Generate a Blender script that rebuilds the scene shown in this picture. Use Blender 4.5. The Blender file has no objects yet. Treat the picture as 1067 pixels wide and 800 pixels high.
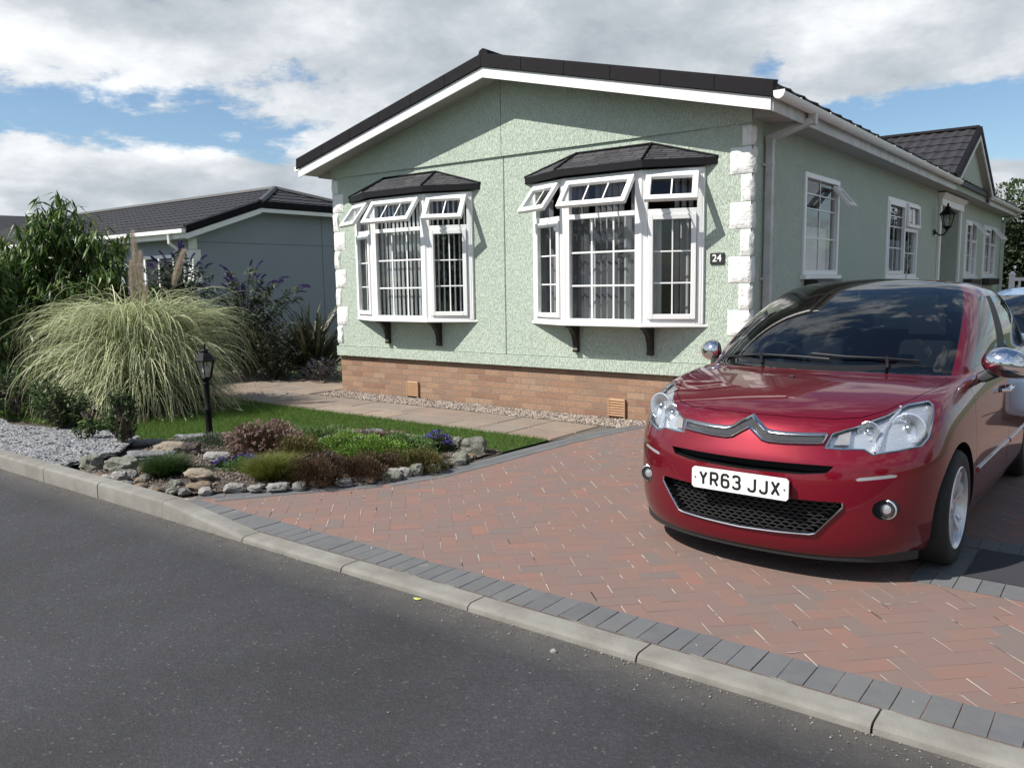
import bpy, bmesh, math, random
import numpy as np
from mathutils import Vector, Matrix, noise as mnoise
from mathutils.bvhtree import BVHTree
random.seed(7); RNG = np.random.default_rng(7)
sc = bpy.context.scene
COL = sc.collection
PI = math.pi
R = math.radians

# ------------------------------------------------------------------ helpers
def tag(o, label=None, cat=None, group=None, kind=None):
    if label: o['label'] = label
    if cat: o['category'] = cat
    if group: o['group'] = group
    if kind: o['kind'] = kind
    return o
def empty(name, loc=(0, 0, 0), rz=0, parent=None):
    o = bpy.data.objects.new(name, None); COL.objects.link(o)
    o.location = loc; o.rotation_euler = (0, 0, rz); o.empty_display_size = .1
    if parent: o.parent = parent
    return o
def link(name, me, mats=None, parent=None, smooth=False):
    o = bpy.data.objects.new(name, me); COL.objects.link(o)
    if mats is not None:
        for m in (mats if isinstance(mats, (list, tuple)) else [mats]): me.materials.append(m)
    if parent: o.parent = parent
    if smooth: me.shade_smooth()
    return o
def np_mesh(name, V, F):
    """F: (M,k) int array or list of such arrays"""
    me = bpy.data.meshes.new(name)
    Fs = F if isinstance(F, list) else [F]
    V = np.asarray(V, np.float32)
    nl = sum(f.size for f in Fs); npoly = sum(len(f) for f in Fs)
    me.vertices.add(len(V)); me.vertices.foreach_set('co', V.ravel())
    me.loops.add(nl); me.loops.foreach_set('vertex_index', np.concatenate([f.ravel() for f in Fs]).astype(np.int32))
    tot = np.concatenate([np.full(len(f), f.shape[1]) for f in Fs]); st = np.concatenate([[0], np.cumsum(tot)[:-1]])
    me.polygons.add(npoly); me.polygons.foreach_set('loop_start', st.astype(np.int32))
    me.update(calc_edges=True); me.validate(); me.shade_flat()
    return me
class MB:
    def __init__(s): s.v = []; s.f = []; s.T = Matrix.Identity(4)
    def add(s, vs, fs):
        b = len(s.v)
        for p in vs: s.v.append(tuple(s.T @ Vector(p)))
        for f in fs: s.f.append(tuple(b+i for i in f))
    def box(s, x0, x1, y0, y1, z0, z1):
        s.add([(x0,y0,z0),(x1,y0,z0),(x1,y1,z0),(x0,y1,z0),(x0,y0,z1),(x1,y0,z1),(x1,y1,z1),(x0,y1,z1)],
              [(0,3,2,1),(4,5,6,7),(0,1,5,4),(1,2,6,5),(2,3,7,6),(3,0,4,7)])
    def hexa(s, b, t):
        s.add(list(b)+list(t), [(0,3,2,1),(4,5,6,7),(0,1,5,4),(1,2,6,5),(2,3,7,6),(3,0,4,7)])
    def quad(s, a, b, c, d): s.add([a,b,c,d], [(0,1,2,3)])
    def prism(s, pts, d):
        """polygon pts (3D) extruded by vector d"""
        n = len(pts); d = Vector(d)
        v = [Vector(p) for p in pts]; w = [p+d for p in v]
        s.add(v+w, [tuple(reversed(range(n))), tuple(range(n, 2*n))]+[(i,(i+1)%n,n+(i+1)%n,n+i) for i in range(n)])
    def tube(s, path, r, n=8, cap=True):
        path = [Vector(p) for p in path]; rr = r if isinstance(r, (list, tuple)) else [r]*len(path)
        rings = []; up = None
        for i, p in enumerate(path):
            d = (path[min(i+1, len(path)-1)]-path[max(i-1, 0)]).normalized()
            if up is None: up = Vector((0,0,1)) if abs(d.z) < .9 else Vector((1,0,0))
            a = d.cross(up).normalized(); b = a.cross(d).normalized(); up = b
            rings.append([p+(a*math.cos(2*PI*k/n)+b*math.sin(2*PI*k/n))*rr[i] for k in range(n)])
        vs = [q for rg in rings for q in rg]; fs = []
        for i in range(len(path)-1):
            for k in range(n):
                fs.append((i*n+k, i*n+(k+1)%n, (i+1)*n+(k+1)%n, (i+1)*n+k))
        if cap: fs.append(tuple(reversed(range(n)))); fs.append(tuple(range((len(path)-1)*n, len(path)*n)))
        s.add(vs, fs)
    def lathe(s, prof, n=16, axis='z', c=(0,0,0), a0=0):
        """prof [(r,h)] around axis"""
        vs = []; fs = []
        for (r, h) in prof:
            for k in range(n):
                a = 2*PI*k/n+a0; u, w = r*math.cos(a), r*math.sin(a)
                vs.append({'z':(u,w,h),'y':(w,h,u),'x':(h,u,w)}[axis])
        vs = [(p[0]+c[0],p[1]+c[1],p[2]+c[2]) for p in vs]
        for i in range(len(prof)-1):
            for k in range(n): fs.append((i*n+k, i*n+(k+1)%n, (i+1)*n+(k+1)%n, (i+1)*n+k))
        if prof[0][0] > 1e-4: fs.append(tuple(reversed(range(n))))
        if prof[-1][0] > 1e-4: fs.append(tuple((len(prof)-1)*n+k for k in range(n)))
        s.add(vs, fs)
    def mesh(s, name):
        me = bpy.data.meshes.new(name); me.from_pydata(s.v, [], s.f); me.update(); return me
    def build(s, name, mat, parent=None, smooth=False, bevel=0, sharp=None, soft=0):
        me = s.mesh(name)
        bm = bmesh.new(); bm.from_mesh(me)
        if smooth: bmesh.ops.remove_doubles(bm, verts=bm.verts, dist=1e-5)
        bmesh.ops.recalc_face_normals(bm, faces=bm.faces)
        if soft: bmesh.ops.bevel(bm, geom=bm.edges[:], offset=soft, segments=4, profile=.5, affect='EDGES', clamp_overlap=True); sharp = 80
        if bevel: bmesh.ops.bevel(bm, geom=bm.edges[:], offset=bevel, segments=1, affect='EDGES', clamp_overlap=True)
        bm.to_mesh(me); bm.free()
        if smooth:
            me.shade_smooth()
            me.set_sharp_from_angle(angle=R(sharp or 40))
        return link(name, me, mat, parent)

# ------------------------------------------------------------------ materials
def N(nt, t, **k):
    n = nt.nodes.new(t)
    for a, b in k.items():
        if a in n.inputs: n.inputs[a].default_value = b
        else: setattr(n, a, b)
    return n
def mat(name, col=(.5,.5,.5), rough=.6, metal=0, coat=0, spec=.5, noise=None, bump=None, rand=None, trans=0, coords='Object'):
    """noise=(scale, amount, colour2[, detail]) ; bump=(scale,strength,dist[,stretch]) ; rand=list of colours per island"""
    m = bpy.data.materials.new(name); m.use_nodes = True; nt = m.node_tree
    b = nt.nodes['Principled BSDF']; L = nt.links.new
    b.inputs['Base Color'].default_value = (*col, 1); b.inputs['Roughness'].default_value = rough
    b.inputs['Metallic'].default_value = metal; b.inputs['Coat Weight'].default_value = coat
    b.inputs['Specular IOR Level'].default_value = spec; b.inputs['Coat Roughness'].default_value = .03
    tc = N(nt, 'ShaderNodeTexCoord')
    src = None
    if rand:
        g = N(nt, 'ShaderNodeNewGeometry'); r = N(nt, 'ShaderNodeValToRGB')
        e = r.color_ramp.elements
        while len(e) < len(rand): e.new(.5)
        r.color_ramp.interpolation = 'LINEAR'
        for i, c in enumerate(rand): e[i].position = i/(len(rand)-1); e[i].color = (*c, 1)
        L(g.outputs['Random Per Island'], r.inputs['Fac']); src = r.outputs['Color']
    if noise:
        n = N(nt, 'ShaderNodeTexNoise', Scale=noise[0], Detail=noise[3] if len(noise) > 3 else 4.0, Roughness=.6)
        L(tc.outputs[coords], n.inputs['Vector'])
        mr = N(nt, 'ShaderNodeMapRange'); mr.inputs['From Min'].default_value = .35; mr.inputs['From Max'].default_value = .65
        mr.inputs['To Max'].default_value = noise[1]
        L(n.outputs['Fac'], mr.inputs['Value'])
        mx = N(nt, 'ShaderNodeMix', data_type='RGBA')
        L(mr.outputs['Result'], mx.inputs['Factor'])
        if src: L(src, mx.inputs[6])
        else: mx.inputs[6].default_value = (*col, 1)
        mx.inputs[7].default_value = (*noise[2], 1); src = mx.outputs[2]
    if src: L(src, b.inputs['Base Color'])
    if bump:
        mp = N(nt, 'ShaderNodeMapping'); mp.inputs['Scale'].default_value = bump[3] if len(bump) > 3 else (1,1,1)
        n = N(nt, 'ShaderNodeTexNoise', Scale=bump[0], Detail=5.0, Roughness=.65)
        L(tc.outputs[coords], mp.inputs['Vector']); L(mp.outputs['Vector'], n.inputs['Vector'])
        bp = N(nt, 'ShaderNodeBump', Strength=bump[1], Distance=bump[2]); L(n.outputs['Fac'], bp.inputs['Height'])
        L(bp.outputs['Normal'], b.inputs['Normal'])
    if trans:
        tr = N(nt, 'ShaderNodeBsdfTranslucent'); ms = N(nt, 'ShaderNodeMixShader'); ms.inputs[0].default_value = trans
        if src: L(src, tr.inputs['Color'])
        else: tr.inputs['Color'].default_value = (*col, 1)
        o = nt.nodes['Material Output']
        L(b.outputs[0], ms.inputs[1]); L(tr.outputs[0], ms.inputs[2]); L(ms.outputs[0], o.inputs['Surface'])
    return m
def glass(name, tint=(.8,.85,.85), refl=1.0, rough=0.0, base=.04):
    m = bpy.data.materials.new(name); m.use_nodes = True; nt = m.node_tree; nt.nodes.clear(); L = nt.links.new
    o = N(nt, 'ShaderNodeOutputMaterial'); t = N(nt, 'ShaderNodeBsdfTransparent'); g = N(nt, 'ShaderNodeBsdfGlossy', Roughness=rough)
    t.inputs['Color'].default_value = (*tint, 1)
    # Schlick reflectance, the same from both sides of a pane
    ge = N(nt, 'ShaderNodeNewGeometry'); dt = N(nt, 'ShaderNodeVectorMath', operation='DOT_PRODUCT'); L(ge.outputs['Normal'], dt.inputs[0]); L(ge.outputs['Incoming'], dt.inputs[1])
    ab = N(nt, 'ShaderNodeMath', operation='ABSOLUTE'); L(dt.outputs['Value'], ab.inputs[0]); su = N(nt, 'ShaderNodeMath', operation='SUBTRACT'); su.inputs[0].default_value = 1; L(ab.outputs[0], su.inputs[1])
    pw = N(nt, 'ShaderNodeMath', operation='POWER'); L(su.outputs[0], pw.inputs[0]); pw.inputs[1].default_value = 4.2
    mx = N(nt, 'ShaderNodeMixShader'); lw = pw
    ad = N(nt, 'ShaderNodeMath', operation='MULTIPLY_ADD'); ad.inputs[1].default_value = .9*min(refl, 1.1); ad.inputs[2].default_value = .05+base
    ad.use_clamp = True
    L(lw.outputs[0], ad.inputs[0]); L(ad.outputs[0], mx.inputs[0]); L(t.outputs[0], mx.inputs[1]); L(g.outputs[0], mx.inputs[2]); L(mx.outputs[0], o.inputs['Surface'])
    return m
M = {}
M['upvc'] = mat('white_upvc', (.80,.80,.80), .35, noise=(3,.25,(.72,.72,.70)))
M['board'] = mat('white_board', (.78,.78,.77), .45, noise=(2.2,.5,(.66,.66,.63)))
M['oldwhite'] = mat('weathered_white', (.55,.55,.54), .5, noise=(5,.8,(.38,.38,.36)))
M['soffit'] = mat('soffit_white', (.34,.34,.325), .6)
M['quoin'] = mat('quoin_stone', (.80,.80,.78), .85, noise=(30,.3,(.68,.68,.66)), bump=(28,.9,.02))
M['dark'] = mat('interior_dark', (.05,.05,.05), .9)
M['blackiron'] = mat('black_iron', (.005,.005,.006), .6, spec=.15, noise=(20,.4,(.012,.011,.010)))
M['brown'] = mat('dark_brown_wood', (.018,.014,.012), .5)
M['verge'] = mat('dark_verge', (.006,.005,.007), .7, spec=.15, noise=(6,.5,(.010,.009,.011)), bump=(60,.3,.01))
M['winglass'] = glass('window_glass', (.84,.87,.88), 1.0, base=.02)
M['blind'] = mat('blind_fabric', (.72,.72,.72), .8, trans=.2)
M['greyblind'] = mat('grey_blind_fabric', (.16,.16,.17), .8, trans=.1)
M['net'] = mat('net_curtain', (.62,.62,.63), .9, trans=.3)
M['plate'] = mat('plate_white', (.80,.81,.80), .4)
M['ink'] = mat('ink_black', (.012,.012,.012), .4)
M['slateblack'] = mat('slate_black', (.02,.02,.022), .5)
M['lamp_glass'] = glass('lantern_glass', (.75,.76,.76), 1.2, .15, .12)

# render (stippled green)
def render_mat(name, c1, c2, bstr=.85):
    m = mat(name, c1, .85, noise=(2.0, .6, c2)); nt = m.node_tree; L = nt.links.new; b = nt.nodes['Principled BSDF']
    tc = [n for n in nt.nodes if n.type == 'TEX_COORD'][0]
    mp = N(nt, 'ShaderNodeMapping'); mp.inputs['Scale'].default_value = (1,1,.24); L(tc.outputs['Object'], mp.inputs['Vector'])
    w = N(nt, 'ShaderNodeTexNoise', Scale=84.0, Detail=2.5, Roughness=.55, Distortion=.7); L(mp.outputs[0], w.inputs['Vector'])
    r = N(nt, 'ShaderNodeMapRange'); r.inputs['From Min'].default_value = .42; r.inputs['From Max'].default_value = .55; r.interpolation_type = 'SMOOTHSTEP'
    L(w.outputs['Fac'], r.inputs['Value'])
    w2 = N(nt, 'ShaderNodeTexNoise', Scale=160.0, Detail=2.0); L(tc.outputs['Object'], w2.inputs['Vector'])
    ad = N(nt, 'ShaderNodeMath', operation='MULTIPLY_ADD'); ad.inputs[1].default_value = .25; L(w2.outputs['Fac'], ad.inputs[0]); L(r.outputs[0], ad.inputs[2])
    bp = N(nt, 'ShaderNodeBump', Strength=bstr, Distance=.008); L(ad.outputs[0], bp.inputs['Height']); L(bp.outputs['Normal'], b.inputs['Normal'])
    return m
M['green'] = render_mat('green_render', (.46,.53,.45), (.415,.485,.41))
M['greyrender'] = render_mat('grey_render', (.26,.29,.325), (.235,.265,.30), .35)

def brick_mat():
    m = mat('buff_brick', (.45,.25,.14), .85); nt = m.node_tree; L = nt.links.new; b = nt.nodes['Principled BSDF']
    tc = N(nt, 'ShaderNodeTexCoord'); sp = N(nt, 'ShaderNodeSeparateXYZ'); cb = N(nt, 'ShaderNodeCombineXYZ')
    ad = N(nt, 'ShaderNodeMath', operation='ADD')
    L(tc.outputs['Object'], sp.inputs[0]); L(sp.outputs[0], ad.inputs[0]); L(sp.outputs[1], ad.inputs[1]); L(ad.outputs[0], cb.inputs[0]); L(sp.outputs[2], cb.inputs[1])
    br = N(nt, 'ShaderNodeTexBrick'); br.offset = .5
    for k, v in {'Scale':1.0,'Mortar Size':.005,'Mortar Smooth':.15,'Brick Width':.225,'Row Height':.075,'Bias':0.0}.items(): br.inputs[k].default_value = v
    br.inputs['Color1'].default_value = (.0,.0,.0,1); br.inputs['Color2'].default_value = (1,1,1,1); br.inputs['Mortar'].default_value = (.5,.5,.5,1)
    L(cb.outputs[0], br.inputs['Vector'])
    r = N(nt, 'ShaderNodeValToRGB'); e = r.color_ramp.elements
    cs = [(.235,.130,.085),(.30,.175,.112),(.34,.21,.135),(.25,.155,.11),(.36,.245,.16)]
    while len(e) < 5: e.new(.5)
    for i, c in enumerate(cs): e[i].position = i/4; e[i].color = (*c,1)
    L(br.outputs['Color'], r.inputs[0])
    n = N(nt, 'ShaderNodeTexNoise', Scale=35.0, Detail=5.0); L(tc.outputs['Object'], n.inputs['Vector'])
    mx0 = N(nt, 'ShaderNodeMix', data_type='RGBA', blend_type='MULTIPLY'); mx0.inputs[0].default_value = .5
    L(r.outputs[0], mx0.inputs[6]); L(n.outputs['Color'], mx0.inputs[7])
    n.noise_dimensions = '3D'
    hs = N(nt, 'ShaderNodeMapRange'); hs.inputs['To Min'].default_value = .55; hs.inputs['To Max'].default_value = 1.25; L(n.outputs['Fac'], hs.inputs['Value']); L(hs.outputs[0], mx0.inputs[7]); mx0.inputs[0].default_value = 1
    mx = N(nt, 'ShaderNodeMix', data_type='RGBA'); L(br.outputs['Fac'], mx.inputs[0]); L(mx0.outputs[2], mx.inputs[6]); mx.inputs[7].default_value = (.22,.165,.125,1)
    L(mx.outputs[2], b.inputs['Base Color'])
    h = N(nt, 'ShaderNodeMath', operation='MULTIPLY_ADD'); h.inputs[1].default_value = -1.0; L(br.outputs['Fac'], h.inputs[0])
    nm = N(nt, 'ShaderNodeMath', operation='MULTIPLY'); nm.inputs[1].default_value = .4; L(n.outputs['Fac'], nm.inputs[0]); L(nm.outputs[0], h.inputs[2])
    bp = N(nt, 'ShaderNodeBump', Strength=.7, Distance=.008); L(h.outputs[0], bp.inputs['Height']); L(bp.outputs[0], b.inputs['Normal'])
    return m
M['brick'] = brick_mat()
def shingle_mat():
    m = mat('shingle', (.04,.04,.045), .8); nt = m.node_tree; L = nt.links.new; b = nt.nodes['Principled BSDF']
    tc = N(nt, 'ShaderNodeTexCoord'); sp = N(nt, 'ShaderNodeSeparateXYZ'); cb = N(nt, 'ShaderNodeCombineXYZ')
    L(tc.outputs['Object'], sp.inputs[0]); L(sp.outputs[0], cb.inputs[0]); L(sp.outputs[2], cb.inputs[1])
    br = N(nt, 'ShaderNodeTexBrick'); br.offset = .5
    for k, v in {'Scale':1.0,'Mortar Size':.006,'Mortar Smooth':.3,'Brick Width':.15,'Row Height':.055}.items(): br.inputs[k].default_value = v
    br.inputs['Color1'].default_value = (.030,.030,.036,1); br.inputs['Color2'].default_value = (.062,.062,.070,1); br.inputs['Mortar'].default_value = (.006,.006,.007,1)
    n = N(nt, 'ShaderNodeTexNoise', Scale=25.0, Detail=3.0); va = N(nt, 'ShaderNodeVectorMath', operation='MULTIPLY_ADD'); va.inputs[1].default_value = (.02,.02,0)
    L(tc.outputs['Object'], n.inputs['Vector']); L(n.outputs['Color'], va.inputs[0]); L(cb.outputs[0], va.inputs[2])
    L(va.outputs[0], br.inputs['Vector']); L(br.outputs['Color'], b.inputs['Base Color'])
    h = N(nt, 'ShaderNodeMath', operation='SUBTRACT'); h.inputs[0].default_value = 1; L(br.outputs['Fac'], h.inputs[1])
    bp = N(nt, 'ShaderNodeBump', Strength=.8, Distance=.01); L(h.outputs[0], bp.inputs['Height']); L(bp.outputs[0], b.inputs['Normal'])
    return m
M['shingle'] = shingle_mat()
M['tile'] = mat('roof_tile', (.026,.025,.028), .6, spec=.3, noise=(5,.6,(.040,.038,.040)), bump=(150,.25,.01))

def asphalt_mat():
    m = mat('asphalt', (.05,.05,.05), .85); nt = m.node_tree; L = nt.links.new; b = nt.nodes['Principled BSDF']
    tc = N(nt, 'ShaderNodeTexCoord')
    v = N(nt, 'ShaderNodeTexVoronoi', Scale=110.0); L(tc.outputs['Object'], v.inputs['Vector'])
    r = N(nt, 'ShaderNodeValToRGB'); e = r.color_ramp.elements; e[0].position = .0; e[0].color = (.019,.019,.022,1); e[1].position = .90; e[1].color = (.030,.030,.034,1)
    x = e.new(.985); x.color = (.038,.038,.042,1); x = e.new(.999); x.color = (.08,.08,.08,1)
    sx = N(nt, 'ShaderNodeSeparateColor'); L(v.outputs['Color'], sx.inputs[0]); L(sx.outputs[0], r.inputs[0])
    n = N(nt, 'ShaderNodeTexNoise', Scale=.9, Detail=7.0, Roughness=.65); L(tc.outputs['Object'], n.inputs['Vector'])
    mr = N(nt, 'ShaderNodeMapRange'); mr.inputs['From Min'].default_value = .3; mr.inputs['From Max'].default_value = .7; mr.inputs['To Min'].default_value = .68; mr.inputs['To Max'].default_value = 1.38; L(n.outputs['Fac'], mr.inputs['Value'])
    mx = N(nt, 'ShaderNodeMix', data_type='RGBA', blend_type='MULTIPLY'); mx.inputs[0].default_value = 1; L(r.outputs[0], mx.inputs[6]); L(mr.outputs[0], mx.inputs[7]); 
    # dusty silt beside the kerb
    sp = N(nt, 'ShaderNodeSeparateXYZ'); L(tc.outputs['Object'], sp.inputs[0])
    n2 = N(nt, 'ShaderNodeTexNoise', Scale=9.0, Detail=5.0, Roughness=.7); L(tc.outputs['Object'], n2.inputs['Vector'])
    ed = N(nt, 'ShaderNodeMapRange'); ed.inputs['From Min'].default_value = -5.28; ed.inputs['From Max'].default_value = -5.0; L(sp.outputs[1], ed.inputs['Value'])
    mu = N(nt, 'ShaderNodeMath', operation='MULTIPLY'); L(ed.outputs[0], mu.inputs[0]); L(n2.outputs['Fac'], mu.inputs[1])
    mx2 = N(nt, 'ShaderNodeMix', data_type='RGBA'); L(mu.outputs[0], mx2.inputs[0]); L(mx.outputs[2], mx2.inputs[6]); mx2.inputs[7].default_value = (.11,.10,.085,1)
    L(mx2.outputs[2], b.inputs['Base Color'])
    bp = N(nt, 'ShaderNodeBump', Strength=.4, Distance=.004); L(v.outputs['Distance'], bp.inputs['Height']); L(bp.outputs[0], b.inputs['Normal'])
    return m
M['asphalt'] = asphalt_mat()
M['kerb'] = mat('kerb_concrete', (.215,.208,.19), .9, noise=(4,.9,(.14,.132,.115),11), bump=(120,.5,.006))
M['sand'] = mat('joint_sand', (.13,.09,.075), .95, noise=(4.5,1.0,(.26,.24,.21),10), bump=(200,.5,.004))
_r = [n for n in M['sand'].node_tree.nodes if n.type == 'MAP_RANGE'][0]; _r.inputs['From Min'].default_value = .52; _r.inputs['From Max'].default_value = .60
RED = [(.176,.112,.095),(.205,.115,.092),(.162,.117,.104),(.212,.120,.096),(.150,.121,.113),(.196,.116,.096),(.232,.118,.090),(.168,.121,.108),(.190,.118,.098)]
M['redpaver'] = mat('brindle_paver', rough=.9, rand=RED, noise=(5.0,.65,(.165,.122,.106),14), bump=(220,.8,.005))
M['greypaver'] = mat('grey_paver', rough=.9, rand=[(.082,.086,.094),(.105,.11,.118),(.092,.096,.102),(.118,.122,.127)], noise=(9,.6,(.125,.125,.12),12), bump=(140,.5,.005))
M['slab'] = mat('sandstone_slab', rough=.85, rand=[(.21,.16,.12),(.26,.195,.145),(.185,.155,.13),(.235,.165,.125),(.20,.175,.15),(.28,.21,.155)], noise=(3,.7,(.16,.135,.115),10), bump=(20,.4,.01))
M['slabgrout'] = mat('slab_grout', (.10,.09,.075), .95)
M['soil'] = mat('soil', (.05,.038,.028), .95, noise=(12,.8,(.085,.065,.05)), bump=(40,.8,.03))
M['turf'] = mat('turf', (.050,.095,.018), .95, noise=(9,.7,(.035,.065,.014)), bump=(60,.7,.02))
M['grassblade'] = mat('grass_blade', rough=.6, rand=[(.065,.125,.015),(.10,.175,.025),(.08,.15,.02),(.13,.20,.04)], trans=.35)
M['fargrass'] = mat('far_ground', (.06,.085,.03), .95, noise=(.5,.6,(.08,.09,.045)))

# ------------------------------------------------------------------ camera, light, world
CAMP = dict(f=851.49, yaw=.6582, pitch=.1225, roll=-.0153, loc=(3.0763,-7.8036,1.5102))
def setup_camera():
    f, yaw, pitch, roll = CAMP['f'], CAMP['yaw'], CAMP['pitch'], CAMP['roll']
    fw = Vector((-math.sin(yaw)*math.cos(pitch), math.cos(yaw)*math.cos(pitch), -math.sin(pitch)))
    r = Vector((math.cos(yaw), math.sin(yaw), 0)); u = r.cross(fw)
    r2 = r*math.cos(roll)+u*math.sin(roll); u2 = -r*math.sin(roll)+u*math.cos(roll)
    m = Matrix((r2, u2, -fw)).transposed().to_4x4(); m.translation = Vector(CAMP['loc'])
    cd = bpy.data.cameras.new('camera'); co = bpy.data.objects.new('camera', cd); COL.objects.link(co)
    co.matrix_world = m; cd.sensor_fit = 'HORIZONTAL'; cd.sensor_width = 36; cd.lens = 36*f/1067
    cd.clip_end = 3000; cd.clip_start = .05; sc.camera = co
    return r, fw
CR, CF = setup_camera()
def at(px, depth, z=0.0, horiz=True):
    """ground position seen in pixel column px (1067 px wide photo) at a given forward distance"""
    lat = (px-533.5)/CAMP['f']*depth
    f2 = Vector((-math.sin(CAMP['yaw']), math.cos(CAMP['yaw']), 0))
    p = Vector(CAMP['loc'])+f2*depth+CR*lat
    return Vector((p.x, p.y, z))
SUNDIR = Vector((.65, 1, -1.33)).normalized()
sl = bpy.data.lights.new('sun', 'SUN'); sl.energy = 5.0; sl.angle = R(.55); sl.color = (1, .955, .88)
so = bpy.data.objects.new('sun', sl); COL.objects.link(so); so.rotation_euler = SUNDIR.to_track_quat('-Z', 'Y').to_euler()
so.location = (-10, -15, 20)
def world():
    w = bpy.data.worlds.new('World'); sc.world = w; w.use_nodes = True; nt = w.node_tree; nt.nodes.clear(); L = nt.links.new
    out = N(nt, 'ShaderNodeOutputWorld'); bg = N(nt, 'ShaderNodeBackground', Strength=.088)
    sky = N(nt, 'ShaderNodeTexSky'); sky.sky_type = 'NISHITA'; sky.sun_disc = False
    sky.sun_elevation = R(48.1); sky.sun_rotation = math.atan2(-.65, -1); sky.air_density = 1.0; sky.dust_density = .6; sky.ozone_density = 1.5
    tc = N(nt, 'ShaderNodeTexCoord'); nv = N(nt, 'ShaderNodeVectorMath', operation='NORMALIZE'); L(tc.outputs['Generated'], nv.inputs[0])
    sp = N(nt, 'ShaderNodeSeparateXYZ'); L(nv.outputs[0], sp.inputs[0])
    def m(op, a, b=None, c=None, clamp=False):
        n = N(nt, 'ShaderNodeMath', operation=op); n.use_clamp = clamp
        for i, x in enumerate((a, b, c)):
            if x is None: continue
            if isinstance(x, (int, float)): n.inputs[i].default_value = x
            else: L(x, n.inputs[i])
        return n.outputs[0]
    X, Y, Z = sp.outputs
    ya = CAMP['yaw']
    # azimuth (to the right of the street axis) and elevation in degrees
    fwd = m('ADD', m('MULTIPLY', X, -math.sin(ya)), m('MULTIPLY', Y, math.cos(ya)))
    rgt = m('ADD', m('MULTIPLY', X, math.cos(ya)), m('MULTIPLY', Y, math.sin(ya)))
    az = m('MULTIPLY', m('ARCTAN2', rgt, fwd), 57.3)
    el = m('MULTIPLY', m('ARCSINE', Z), 57.3)
    zc = m('ADD', m('MAXIMUM', Z, 0.0), .13)
    cb = N(nt, 'ShaderNodeCombineXYZ'); L(m('DIVIDE', X, zc), cb.inputs[0]); L(m('DIVIDE', Y, zc), cb.inputs[1]); cb.inputs[2].default_value = 1.7
    n1 = N(nt, 'ShaderNodeTexNoise', Scale=1.3, Detail=12.0, Roughness=.60, Distortion=.25); L(cb.outputs[0], n1.inputs['Vector'])
    n2 = N(nt, 'ShaderNodeTexNoise', Scale=2.1, Detail=6.0, Roughness=.55); L(cb.outputs[0], n2.inputs['Vector'])
    # puffy noise on the sphere itself for the cumulus bank
    mp = N(nt, 'ShaderNodeMapping'); mp.inputs['Scale'].default_value = (1,1,1.9); L(nv.outputs[0], mp.inputs['Vector'])
    n3 = N(nt, 'ShaderNodeTexNoise', Scale=8.0, Detail=12.0, Roughness=.62); L(mp.outputs[0], n3.inputs['Vector'])
    def blob(a, e, sa, se, amp):
        q = m('ADD', m('POWER', m('DIVIDE', m('SUBTRACT', az, a), sa), 2), m('POWER', m('DIVIDE', m('SUBTRACT', el, e), se), 2))
        return m('MULTIPLY', m('EXPONENT', m('MULTIPLY', q, -1)), amp)
    def total(bl):
        s = None
        for b in bl:
            v = blob(*b); s = v if s is None else m('ADD', s, v)
        return s
    bias = total(SKY_BIAS)
    # layered cloud
    d = m('ADD', m('MULTIPLY', m('SUBTRACT', n1.outputs['Fac'], .5), 1.5), m('MULTIPLY', m('SUBTRACT', n3.outputs['Fac'], .5), 1.15))
    dens = m('ADD', d, m('ADD', m('MULTIPLY', bias, .80), .09))
    ms = N(nt, 'ShaderNodeMapRange'); ms.interpolation_type = 'SMOOTHSTEP'; L(dens, ms.inputs['Value']); ms.inputs['From Min'].default_value = -.09; ms.inputs['From Max'].default_value = .12
    mask = ms.outputs[0]
    # brightness of cloud: thin edges white, thick centres grey
    br = m('ADD', m('MULTIPLY', m('SUBTRACT', n2.outputs['Fac'], .5), 1.1), m('MULTIPLY', m('SUBTRACT', n3.outputs['Fac'], .5), 1.5))
    br = m('ADD', br, total(SKY_BRIGHT))
    cr = N(nt, 'ShaderNodeValToRGB'); e = cr.color_ramp.elements
    e[0].position = .0; e[0].color = (.34,.385,.43,1); e[1].position = 1; e[1].color = (.86,.88,.90,1)
    x = e.new(.5); x.color = (.53,.57,.61,1)
    L(m('ADD', br, .46, clamp=True), cr.inputs[0])
    cs = N(nt, 'ShaderNodeVectorMath', operation='SCALE'); L(cr.outputs[0], cs.inputs[0]); cs.inputs['Scale'].default_value = CLOUD_GAIN
    ss = N(nt, 'ShaderNodeVectorMath', operation='MULTIPLY'); L(sky.outputs[0], ss.inputs[0]); ss.inputs[1].default_value = SKY_TINT
    mx = N(nt, 'ShaderNodeMix', data_type='RGBA'); L(mask, mx.inputs[0]); L(ss.outputs[0], mx.inputs[6]); L(cs.outputs[0], mx.inputs[7])
    L(mx.outputs[2], bg.inputs['Color']); L(bg.outputs[0], out.inputs['Surface'])
    w.cycles.sampling_method = 'MANUAL'; w.cycles.sample_map_resolution = 512
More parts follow.
